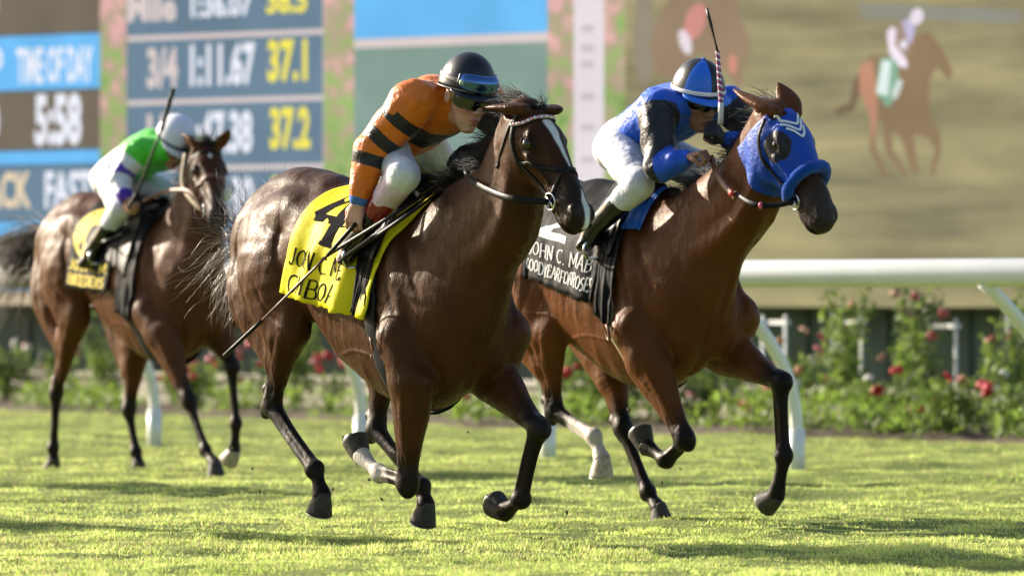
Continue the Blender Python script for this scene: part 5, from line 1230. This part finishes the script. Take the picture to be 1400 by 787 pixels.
def silk2(V, J, nb, pel):
    C = np.tile(vv((.012, .10, .62)), (len(V), 1)); blk = vv((.016, .016, .02)); wht = vv((.72, .74, .78))
    t = (V-pel)@nrm(nb-pel)/np.linalg.norm(nb-pel); y = V[:, 1]-nb[1]
    for s in 'RL':
        d, pos = segdist(V, [J['sh'+s], J['el'+s], J['wr'+s]]); Lt = np.linalg.norm(J['sh'+s]-J['el'+s])+np.linalg.norm(J['el'+s]-J['wr'+s])
        arm = (d < .11) & (pos > .015); C[arm] = blk; C[arm & (pos > Lt-.15)] = (.012, .10, .62)
    d, pos = segdist(V, [J['shR'], J['elR'], J['wrR']]); d2, _ = segdist(V, [J['shL'], J['elL'], J['wrL']]); tor = np.minimum(d, d2) > .09
    chev = abs((t-.52)-1.5*abs(y)) < .045; C[tor & chev & (abs(y) < .16)] = wht; C[tor & (t < -.02)] = (.012, .10, .62)
    return C
R2 = rider(F2, P2, dict(gloves='L', label='jockey in blue and black silks with a blue quartered helmet, holding a raised whip', skin=(.32, .165, .10), silk=silk2, cuff=(.01, .012, .02), cuffend=.1, vx=.005, sleeve=1.12))
A = P2['As']; hc = P2['head']; f, u, w = A; dc = hc+u*.034-f*.008; rr = (.126, .108, .138)
M_BLUEC = mat('blue_helmet_cover', (.012, .15, .72), .35)
def quart(ph, t): a = (math.degrees(ph)+10) % 360; return 1 if (a < 40 or a > 330 or 150 < a < 210 or 78 < a < 112 and 0) else 0
hel = dome('helmet', dc, A, rr, [MAT_BLACKP, M_BLUEC], R2, mi=lambda ph, t: 1 if (-38 < ((math.degrees(ph)+38+180) % 360-180) < 30 or abs((math.degrees(ph)+170) % 360-180-150) < 28) else 0)
peak(hel, R2, dc, A, M_BLUEC, rr=rr)
strapring('helmet_band', dc, A, (.1275, .1095, .1395), 86, MAT_WHITE, R2, r=.010, drop=-7, flat=(1, .25), parent=hel)
mb = MB(); mb.ball(dc+u*.142-OFF[R2], (.008, .008, .006), 8); mb.build('button', M_BLUEC, hel, smooth=True)
sg, rim = patch('goggles', hc+u*.004, A, (.108, .087, .104), -66, 66, 70, 108, MAT_LENS, R2, bul=.008, thick=.008, shape=lambda s, t: 1-.2*math.exp(-((s-.5)/.10)**2)*(1 if t > .5 else 0))
strapring('chin_strap', hc-u*.03, [f, w, u], (.088, .100, .084), 90, mat('yellow_web', (.42, .36, .10), .6), R2, r=.006, p0=-82, p1=82, parent=hel)
# striped handle: alternating rings
wr = F2.root('whip', F2.pk(985, 160, -.04), 'black whip with a pink and white spiral handle raised beside the blue helmet', 'whip', 'whips held by the jockeys')
Pa, Pb, Pc, Pd = F2.pk(985, 170, -.045), F2.pk(986, 140, -.05), F2.pk(981, 70, -.06), F2.pk(966, 12, -.08)
mb = MB(); n_ = 60
P = [Pa*(1-t)+Pb*t for t in np.linspace(0, 1, 4)]; mb.tube([Vector(p-OFF[wr]) for p in P], .0135, 10, m=1)
V_ = []; F_ = []; M_ = []; ax = nrm(Pc-Pb); s1 = nrm(np.cross(ax, (1, 0, .1))); s2 = np.cross(ax, s1)
for i in range(n_+1):
    c = Pb+(Pc-Pb)*i/n_
    for k in range(12): a = 2*math.pi*k/12; V_.append(Vector(c+(s1*math.cos(a)+s2*math.sin(a))*(.0125-.003*i/n_)-OFF[wr]))
for i in range(n_):
    for k in range(12):
        F_.append((i*12+k, i*12+(k+1) % 12, (i+1)*12+(k+1) % 12, (i+1)*12+k)); M_.append(1 if ((i/7.5+k/12.) % 1) < .30 else 0)
mb.v += [tuple(v) for v in V_]; b0 = len(mb.v)-len(V_); mb.f += [tuple(x+b0 for x in f_) for f_ in F_]; mb.m += M_
mb.build('handle', [mat('magenta_tape', (.28, .03, .14), .5), MAT_WHITE], wr, smooth=True)
mb = MB(); P = [Pc*(1-t)+Pd*t for t in np.linspace(0, 1, 6)]; mb.tube([Vector(p-OFF[wr]) for p in P], [.007, .006, .007, .011, .011, .009], 8, flat=(1, .6)); mb.build('shaft', MAT_LEATHER, wr, smooth=True)

# ---------------------------------------------------------------- trailing horse
bridle(H3, T3, HF3, fig8=False, pale=True)
b3 = bitp(HF3, T3, -1)
rein('rein', H3, [HF3(.02, -.06, -.115), HF3(.16, -.16, -.135), HF3(.30, -.15, -.11), b3], mat('tan_rein', (.50, .38, .25), .5), w=.012)
rein('rein', H3, [b3, F3.pk(258, 262, -.16), F3.pk(225, 262, -.16), F3.pk(195, 276, -.2)], MAT_BROWNL, w=.013)
R_ = crest_roots(T3, J3['poll'], HF3, 500, 0, .95, .40, 1.66, 3)
strands('mane', R_, vv((-1, .2, .12))+rg.normal(0, .2, (len(R_), 3)), rg.uniform(.10, .2, len(R_)), H3, MAT_HAIR, w=.003, grav=.5, curl=.2, wind=(-.4, .1, 0), seed=13)
R_ = np.tile(HF3(.02, .01, 0), (90, 1))+rg.normal(0, .02, (90, 3)); strands('forelock', R_, vv((0, 0, .6))+rg.normal(0, .35, (90, 3)), rg.uniform(.05, .1, 90), H3, MAT_HAIR, w=.003, grav=.9, curl=.4, wind=(-.1, 0, 0), seed=14)
tail(H3, -.93, 1.50, 700, 1.15, mat('dark_brown_horsehair', (.045, .026, .017), .45, spec=.3), 9, wind=(-.45, -.05, .04), d=(-1, 0, -.25))
C3 = Cloth(T3, (-.24, -.30), (.42, .20), (1.14, 1.10), -1, rip=.004, seed=7, hl=1.2)
C3b = Cloth(T3, (-.24, -.30), (.42, .20), (1.14, 1.10), 1, rip=.004, seed=5, hl=1.2)
sc3 = F3.root('saddlecloth', (.05, 0, 1.5), 'black saddlecloth with yellow number and yellow lettering on the trailing horse', 'saddlecloth', 'saddlecloths on the racehorses')
o = C3.mesh('cloth', M_BLK, sc3); C3b.mesh('cloth', M_BLK, sc3)
cloth_text(C3, '6', .06, .66, .10, .66, M_INKY, sc3, o, wt=.36, name='number')
cloth_text(C3, 'JOHN C. M', .05, .92, .74, .83, M_INKY, sc3, o, wt=.26); cloth_text(C3, 'BREEDERS', .05, .92, .87, .96, M_INKY, sc3, o, wt=.26)
sd3 = saddle(F3, T3, 'black racing saddle with a wide girth on the trailing horse', (.12, .44), (1.30, 1.20), .36, (.05, .30, 1.32), (.50, .52), gw=.06)
cf = Cloth(T3, (.30, .34), (.52, .56), (.98, .92), -1, rip=.004, off=.018, seed=9, hl=1.2); cf.mesh('girth_strap', M_BLK, sd3)
P3 = jj(F3, head=(238, 196, 0), shR=(190, 208, -.18), shL=(.55, .19, 1.97), elR=(163, 242, -.28), elL=(.60, .30, 1.74), wrR=(172, 272, -.30), wrL=(.62, .10, 1.70),
        pel=(160, 240, 0), hipR=(-.05, -.11, 1.78), hipL=(-.05, .11, 1.78), knR=(165, 286, -.26), knL=(.30, .25, 1.62), anR=(124, 344, -.31), anL=(.0, .31, 1.33), toeR=(112, 362, -.33))
P3['A'] = axes_of(F3, 55, -42, 0); P3['bow'] = vv((0, 0, .05))
P3['handR'] = dict(d=(.45, .15, -.5), n_=(-.1, .9, -.2), curl=(70, 80, 50), side=-1, thumb=.5); P3['handL'] = dict(d=(.7, -.5, -.3), n_=(-.2, -.3, -1), curl=(70, 80, 50), side=1)
def silk3(V, J, nb, pel):
    C = np.tile(vv((.08, .62, .05)), (len(V), 1)); wht = vv((.72, .72, .80)); pur = vv((.09, .03, .42))
    t = (V-pel)@nrm(nb-pel)/np.linalg.norm(nb-pel)
    dots = vnoise(V, 22, 41) > .85; C[dots] = (.03, .10, .22); C[t < .36] = wht; C[(t < .36) & (vnoise(V, 18, 7) > .7)] = (.25, .6, .25)
    for s in 'RL':
        d, pos = segdist(V, [J['sh'+s], J['el'+s], J['wr'+s]]); arm = (d < .11) & (pos > .05); C[arm] = wht; C[arm & (pos > .12) & (pos < .20)] = pur
        Lt = np.linalg.norm(J['sh'+s]-J['el'+s])+np.linalg.norm(J['el'+s]-J['wr'+s]); C[arm & (pos > Lt-.05)] = pur
    return C
R3 = rider(F3, P3, dict(label='jockey in green and white silks with a white helmet on the trailing horse', skin=(.45, .24, .17), silk=silk3, vx=.008, sleeve=1.15))
A = P3['As']; hc = P3['head']; f, u, w = A; dc = hc+u*.034-f*.008
hel = dome('helmet', dc, A, rr, mat('white_helmet_cover', (.70, .71, .82), .5), R3); peak(hel, R3, dc, A, MAT_WHITE, rr=rr)
strapring('helmet_band', dc, A, (.1275, .1095, .1395), 88, mat('navy_band', (.03, .04, .12), .5), R3, r=.008, drop=-7, flat=(1, .25), parent=hel)
patch('goggles', hc+u*.004, A, (.108, .087, .104), -66, 66, 72, 108, MAT_LENS, R3, bul=.008, thick=.008)
whip(F3, [F3.pk(176, 284, -.36), F3.pk(188, 262, -.36), F3.pk(221, 178, -.36), F3.pk(237, 122, -.36)], [(.013, .012), (.009, .008), (.013, .014)], [MAT_LEATHER, MAT_LEATHER, MAT_LEATHER],
     'black whip held upright by the trailing jockey', P3['wrR'])
# ------------------------------------------------------------ rose bed in front of the wall
FA = Vector((-4.83, 53.4, 0)); FB = Vector((3.71, 41.4, 0)); fdir = (FB-FA).normalized(); fbk = Vector((-fdir.y, fdir.x, 0))
if fbk.y < 0: fbk = -fbk
def bedpt(px, back):
    n_ = fbk; d = Vector(((px-700)/FPX, 1, 0)); t = ((FA+fbk*back).dot(n_))/d.dot(n_); return Vector((d.x*t, t, 0))
M_LEAF = [mat('leaf_dark', (.07, .11, .035), .6, transl=.45, var=(6, .35)), mat('leaf_mid', (.17, .25, .05), .6, transl=.5, var=(6, .35)), mat('leaf_bright', (.20, .30, .05), .5, transl=.5, var=(6, .3))]
M_STEM = mat('green_stem', (.07, .09, .03), .6); M_SOIL = mat('bed_soil', (.09, .065, .04), .9, var=(4, .3), bump=(20, .8))
M_ROSE = {'red': mat('red_petal', (.62, .03, .035), .5, transl=.2), 'pink': mat('pink_petal', (.72, .20, .22), .5, transl=.25), 'peach': mat('peach_petal', (.75, .42, .25), .5, transl=.25), 'white': mat('white_petal', (.78, .76, .68), .5, transl=.2), 'yellow': mat('yellow_petal', (.75, .62, .16), .5, transl=.2)}
def leafmesh(name, N, rx, rz, z0, size, seed, shape='bush'):
    r = np.random.default_rng(seed); d = r.normal(size=(N, 3)); d /= np.linalg.norm(d, axis=1)[:, None]
    rr = r.random(N)**.45; P = d*rr[:, None]*vv((rx, rx*.8, rz)); P[:, 2] += z0
    P += .22*rx*np.stack([vnoise(P, 6/rx*.4, seed+k) for k in range(3)], 1)
    keep = vnoise(P, 3.2/rx*.5, seed+9) > -.35; P = P[keep]; N = len(P); P[:, 2] = np.maximum(P[:, 2], .01)
    a = r.normal(size=(N, 3)); a /= np.linalg.norm(a, axis=1)[:, None]; b = np.cross(a, r.normal(size=(N, 3))); b /= np.linalg.norm(b, axis=1)[:, None]
    s = size*r.uniform(.6, 1.3, N)[:, None]
    V = np.stack([P-a*s, P+b*s*.5, P+a*s, P-b*s*.5], 1).reshape(-1, 3); F = np.arange(N*4).reshape(N, 4)
    mi = (vnoise(P, 5, seed+4)+r.normal(0, .4, N) > .0).astype(int)
    me = np_mesh(name, V, F, mi=mi); return me
def blossom_mesh(name, m_, seed, r0=.055):
    r = np.random.default_rng(seed); mb = MB()
    for k in range(13):
        a = k*2.4; e = .25+.08*k; c = Vector((math.cos(a)*math.sin(e)*r0*.6, math.sin(a)*math.sin(e)*r0*.6, math.cos(e)*r0*.5)); n_ = Vector((math.cos(a)*math.sin(e), math.sin(a)*math.sin(e), math.cos(e)+.3)).normalized()
        R = n_.to_track_quat('Z', 'Y').to_matrix(); mb.ball(c, (r0*.5, r0*.42, r0*.14), 8, R=R)
    me = bpy.data.meshes.new(name); me.from_pydata([tuple(v) for v in mb.v], [], mb.f); me.materials.append(m_); return me
BL = {k: blossom_mesh('blossom', m_, 3) for k, m_ in M_ROSE.items()}
LM = [leafmesh('leaves', 900, .34, .34, .36, .034, 10), leafmesh('leaves', 800, .28, .42, .44, .034, 11), leafmesh('leaves', 1000, .42, .28, .30, .034, 12), leafmesh('leaves', 1300, .30, .62, .66, .034, 13)]
for i, me in enumerate(LM):
    me.materials.append(M_LEAF[0]); me.materials.append(M_LEAF[1])
LMB = []
for me in LM: m2 = me.copy(); m2.materials.clear(); m2.materials.append(M_LEAF[1]); m2.materials.append(M_LEAF[2]); LMB.append(m2)
def stemmesh(h, seed):
    r = random.Random(seed); mb = MB()
    for k in range(5):
        a = k*1.3; mb.tube([(0, 0, -.03), (math.cos(a)*.05, math.sin(a)*.05, h*.4), (math.cos(a)*.18*r.random()+.05*math.cos(a), math.sin(a)*.16, h*.95)], [.010, .008, .005], 5)
    me = bpy.data.meshes.new('stem'); me.from_pydata([tuple(v) for v in mb.v], [], mb.f); me.materials.append(M_STEM); return me
SM = [stemmesh(h, i) for i, h in enumerate((.6, .75, .5, 1.1))]
def bush(p, k, sc, roses, label, bright=False, group='rose bushes along the wall'):
    r = empty('rose_bush', (p.x, p.y, 0), random.uniform(0, 6.28), label, 'bush', group)
    o = link_mesh('foliage', LM[0], None); bpy.data.objects.remove(o)
    for nm, me in (('foliage', (LMB if bright else LM)[k]), ('stem', SM[k])):
        o = bpy.data.objects.new(nm, me); SC.collection.objects.link(o); o.parent = r; o.scale = (sc, sc, sc)
    hz = (.36, .44, .30, .66)[k]*sc; hr = (.34, .28, .42, .30)[k]*sc; vr = (.34, .42, .28, .62)[k]*sc
    for c in roses+roses[:3]:
        o = bpy.data.objects.new('blossom', BL[c]); SC.collection.objects.link(o); o.parent = r
        a = random.uniform(0, 6.28); e = random.uniform(-.3, 1.2); o.location = (math.cos(a)*math.cos(e)*hr, math.sin(a)*math.cos(e)*hr*.85, max(.12, hz+math.sin(e)*vr)); s = random.uniform(.8, 1.3); o.scale = (s, s, s)
        o.rotation_euler = (random.uniform(-1, 1), random.uniform(-1, 1), 0)
    return r
bed = MB()
def strip(a, b, z, name, m_, lump=.0):
    n = 160; V = []; F = []
    for i in range(n+1):
        p = FA+fdir*(-5+26*i/n)
        for k in range(5): q = p+fbk*(a+(b-a)*k/4); V.append((q.x, q.y, z+(lump*(.5+.5*math.sin(i*1.7+k*2.1)) if 0 < k < 4 else -.03)))
    for i in range(n):
        for k in range(4): F.append((i*5+k, i*5+k+1, i*5+k+6, i*5+k+5))
    return link_mesh(name, np_mesh(name, np.array(V), np.array(F)), m_)
tag(strip(-.1, 3.2, .015, 'flower_bed', M_SOIL, .05), kind='structure')
# low bright cover plants along the bed's edge
def cover():
    r = np.random.default_rng(21); N = 9500; t = r.uniform(-5, 21, N); q = r.beta(1.3, 2.2, N)*1.5-.12
    P = np.outer(t, fdir[:])+np.outer(q, fbk[:])+vv(FA[:]); den = vnoise(P, 2.2, 31); keep = den > .05; P = P[keep]; N = len(P); h = (.05+.17*r.random(N))*(1+.6*np.clip(den[keep], -1, 1)); P[:, 2] = h
    a = r.normal(size=(N, 3)); a[:, 2] = abs(a[:, 2])*.9+.3; a /= np.linalg.norm(a, axis=1)[:, None]; b = np.cross(a, r.normal(size=(N, 3))); b /= np.linalg.norm(b, axis=1)[:, None]; s = .036*r.uniform(.6, 1.5, N)[:, None]
    V = np.stack([P-a*s*1.2, P+b*s*.4, P+a*s*1.2, P-b*s*.4], 1).reshape(-1, 3); V[:, 2] = np.maximum(V[:, 2], .005)
    me = np_mesh('ground_cover', V, np.arange(N*4).reshape(N, 4), mi=(r.random(N)+.5*den[keep] > .35).astype(int)); o = link_mesh('ground_cover', me, [M_LEAF[1], M_LEAF[2]], smooth=False)
    return tag(o, 'low bright green leafy plants edging the rose bed by the turf', 'plants', kind='stuff')
cover()
# pale low wall behind the roses
lw = empty('low_wall', (FA.x, FA.y, 0), math.atan2(fdir.y, fdir.x), 'low pale stucco wall half hidden behind the rose bushes', 'wall')
g = MB(); g.box((8, 2.1*(1 if fbk.dot(Vector((-math.sin(math.atan2(fdir.y, fdir.x)), math.cos(math.atan2(fdir.y, fdir.x)), 0))) > 0 else -1), .13), (26, .14, .30)); g.build('wall_face', mat('pale_stucco', (.42, .38, .30), .8, var=(3, .15), bump=(30, .3)), lw)
g = MB(); g.box((8, 2.1*(1 if fbk.dot(Vector((-math.sin(math.atan2(fdir.y, fdir.x)), math.cos(math.atan2(fdir.y, fdir.x)), 0))) > 0 else -1), .305), (26, .20, .05)); g.build('coping', mat('pale_coping', (.50, .46, .38), .8), lw)
random.seed(11)
ROWS = [ # px, back, mesh kind, scale, blossoms, bright, words
 (8, 1.1, 2, 1.2, ['pink'], 0, 'dark rose bush under the far left end of the rail'), (40, .9, 0, 1.1, ['white'], 0, 'dark rose bush below the tail of the trailing horse'),
 (92, 1.2, 1, 1.0, ['peach', 'pink'], 1, 'rose bush seen between the hind legs of the trailing horse, left part'), (140, 1.0, 3, .9, ['yellow'], 0, 'tall rose bush seen under the belly of the trailing horse'),
 (236, 1.2, 1, .9, ['red', 'red'], 0, 'rose bush right of the post under the trailing horse'), (268, .8, 2, 1.0, ['red', 'red', 'pink'], 1, 'low red rose bush between the front legs of the trailing horse'),
 (352, 1.0, 0, 1.1, ['red', 'pink'], 0, 'rose bush just left of the front horse hind leg'), (405, 1.2, 3, 1.05, ['yellow', 'white', 'peach'], 1, 'tall bright rose bush under the belly of the front horse'),
 (452, .7, 1, .8, ['red']*4+['pink'], 0, 'dark bush with red blossoms left of the post under the front horse'), (530, 1.1, 0, .9, ['white'], 0, 'rose bush behind the sole of the folded foreleg'),
 (605, 1.0, 2, 1.05, ['red', 'white', 'white'], 1, 'low white rose bush between the forelegs of the front horse'), (660, .8, 1, .75, ['red', 'white', 'red'], 0, 'small rose bush left of the front horse raised knee'),
 (770, 1.2, 3, 1.0, ['peach', 'yellow', 'white'], 1, 'tall rose bush left of the pale hoof of the blue hooded horse'), (815, .7, 2, 1.0, ['red']*5, 0, 'red rose bush right beside the pale sock of the hooded horse'),
 (905, .7, 1, .85, ['red']*3+['white'], 1, 'rose bush behind the folded hoof of the hooded horse'), (955, .9, 2, 1.1, ['red', 'red', 'white', 'pink'], 0, 'rose bush right of the folded knee of the hooded horse'),
 (1000, 1.2, 0, 1.1, ['red', 'peach'], 1, 'rose bush left of the hooded horse outstretched foreleg'), (1036, .6, 1, .75, ['red']*6, 0, 'bush crowded with red blossoms beside the outstretched foreleg'),
 (1118, 1.0, 0, .9, ['white', 'peach'], 0, 'low dark rose bush left of the first white trellis'), (1160, 1.2, 3, 1.18, ['red', 'white', 'pink', 'peach'], 1, 'climbing rose on the left white trellis'),
 (1200, .7, 2, .9, ['white'], 1, 'low bright bush between the two white trellises'), (1225, .6, 1, .7, ['red', 'red'], 0, 'small dark bush with red blooms in front of the middle trellis'),
 (1262, 1.2, 3, 1.2, ['pink', 'red', 'pink', 'peach', 'red', 'peach'], 0, 'large climbing rose with pink blooms on the middle trellis'), (1302, .6, 2, .95, ['red', 'red', 'pink', 'red'], 1, 'red rose bush right of the middle trellis'),
 (1345, .8, 0, .9, ['white', 'red'], 0, 'dark bush near the right edge below the rail brace'), (1385, 1.1, 3, 1.15, ['red', 'pink', 'red', 'peach'], 1, 'tall rose at the right edge of the bed'),
 (1392, .5, 2, .9, ['white', 'red'], 0, 'low bush at the right edge in front of the tall rose'), (318, 1.3, 0, 1.0, ['white', 'red'], 1, 'rose bush behind the front leg of the trailing horse'),
 (1080, 1.25, 1, 1.2, ['peach', 'peach', 'pink'], 1, 'peach rose bush right of the outstretched foreleg'), (565, 1.4, 1, 1.0, ['peach'], 1, 'rose bush hidden behind the front horse foreleg'), (860, 1.3, 3, .9, ['peach'], 1, 'tall rose behind the hind leg of the hooded horse'),
 (-60, 1, 0, 1.1, ['red'], 0, 'rose bush beyond the left edge'), (1460, 1, 0, 1.1, ['red'], 0, 'rose bush beyond the right edge'), (1530, 1, 2, 1.1, ['red'], 1, 'second rose bush beyond the right edge')]
for px, bk, k, sc, ro, br, lb in ROWS: bush(bedpt(px, bk), k, sc*(.88 if k == 3 else .88), ro, lb, br)
# white trellises
for px, wd, z1, lb in ((1158, .36, .93, 'white wooden trellis holding the left climbing rose'), (1283, .42, .90, 'white wooden trellis behind the pink climbing rose'), (1058, .30, .92, 'white trellis half hidden by the outstretched foreleg'), (1400, .4, .92, 'white trellis at the right edge of the bed')):
    p = bedpt(px, 1.5); t = empty('trellis', (p.x, p.y, 0), math.atan2(fdir.y, fdir.x), lb, 'trellis', 'white trellises in the rose bed')
    for x in (-wd/2, wd/2):
        g = MB(); g.box((x, 0, z1/2), (.022, .02, z1)); g.build('upright', MAT_WHITE, t)
    for z in (z1-.06,):
        g = MB(); g.box((0, .021, z), (wd+.06, .018, .035)); g.build('crossbar', MAT_WHITE, t)

# clods of turf thrown up by the hooves
M_CLOD = mat('turf_clod', (.10, .08, .035), .9, bump=(60, .8)); rc = np.random.default_rng(31); mbc = MB(); mbc.ball((0, 0, 0), (.012, .009, .007), 6)
mec = bpy.data.meshes.new('clod'); mec.from_pydata([tuple(vv(v)*(1+.25*rc.normal())) for v in mbc.v], [], mbc.f); mec.materials.append(M_CLOD)
for px, py, D_ in ((505, 655, 25.5), (522, 682, 25.2), (470, 600, 26), (455, 668, 25.6), (640, 590, 25.4), (585, 758, 24), (905, 660, 26.6), (930, 640, 26.9), (345, 640, 27), (318, 612, 28), (355, 672, 26.5), (860, 560, 26.9), (775, 700, 25.9), (740, 735, 24.6)):
    o = bpy.data.objects.new('turf_clod', mec); SC.collection.objects.link(o); o.location = ((px-700)/FPX*D_, D_, max(.02, CAM_Z-(py-400)/FPX*D_)); o.rotation_euler = tuple(rc.uniform(0, 3, 3)); k_ = rc.uniform(.5, 1.1); o.scale = (k_, k_, k_)
    tag(o, 'tiny brown clod of turf flung into the air near the hooves', 'clod', 'clods thrown up by the hooves')

# unseen copies of the trailing runner, added left of frame to shade the turf
def copy_tree(o, parent=None):
    c = o.copy(); SC.collection.objects.link(c); c.parent = parent
    for ch in [x for x in SC.objects if x.parent == o]: copy_tree(ch, c)
    return c
def add_shadow_copy(dx, dy, words):
    for src, nm in ((H3, 'racehorse'), (R3, 'jockey'), (sc3, 'saddlecloth'), (sd3, 'saddle')):
        c = copy_tree(src); c.location = src.location+Vector((dx, dy, 0)); c['label'] = nm+' '+words
x3, y3 = float(F3.O[0]), float(F3.O[1])
add_shadow_copy(-4.7-x3, 28.2-y3, 'copy added beyond the left edge for its shadow, nearer the camera')
add_shadow_copy(-5.6-x3, 34.3-y3, 'copy added beyond the left edge for its shadow, nearer the rail')
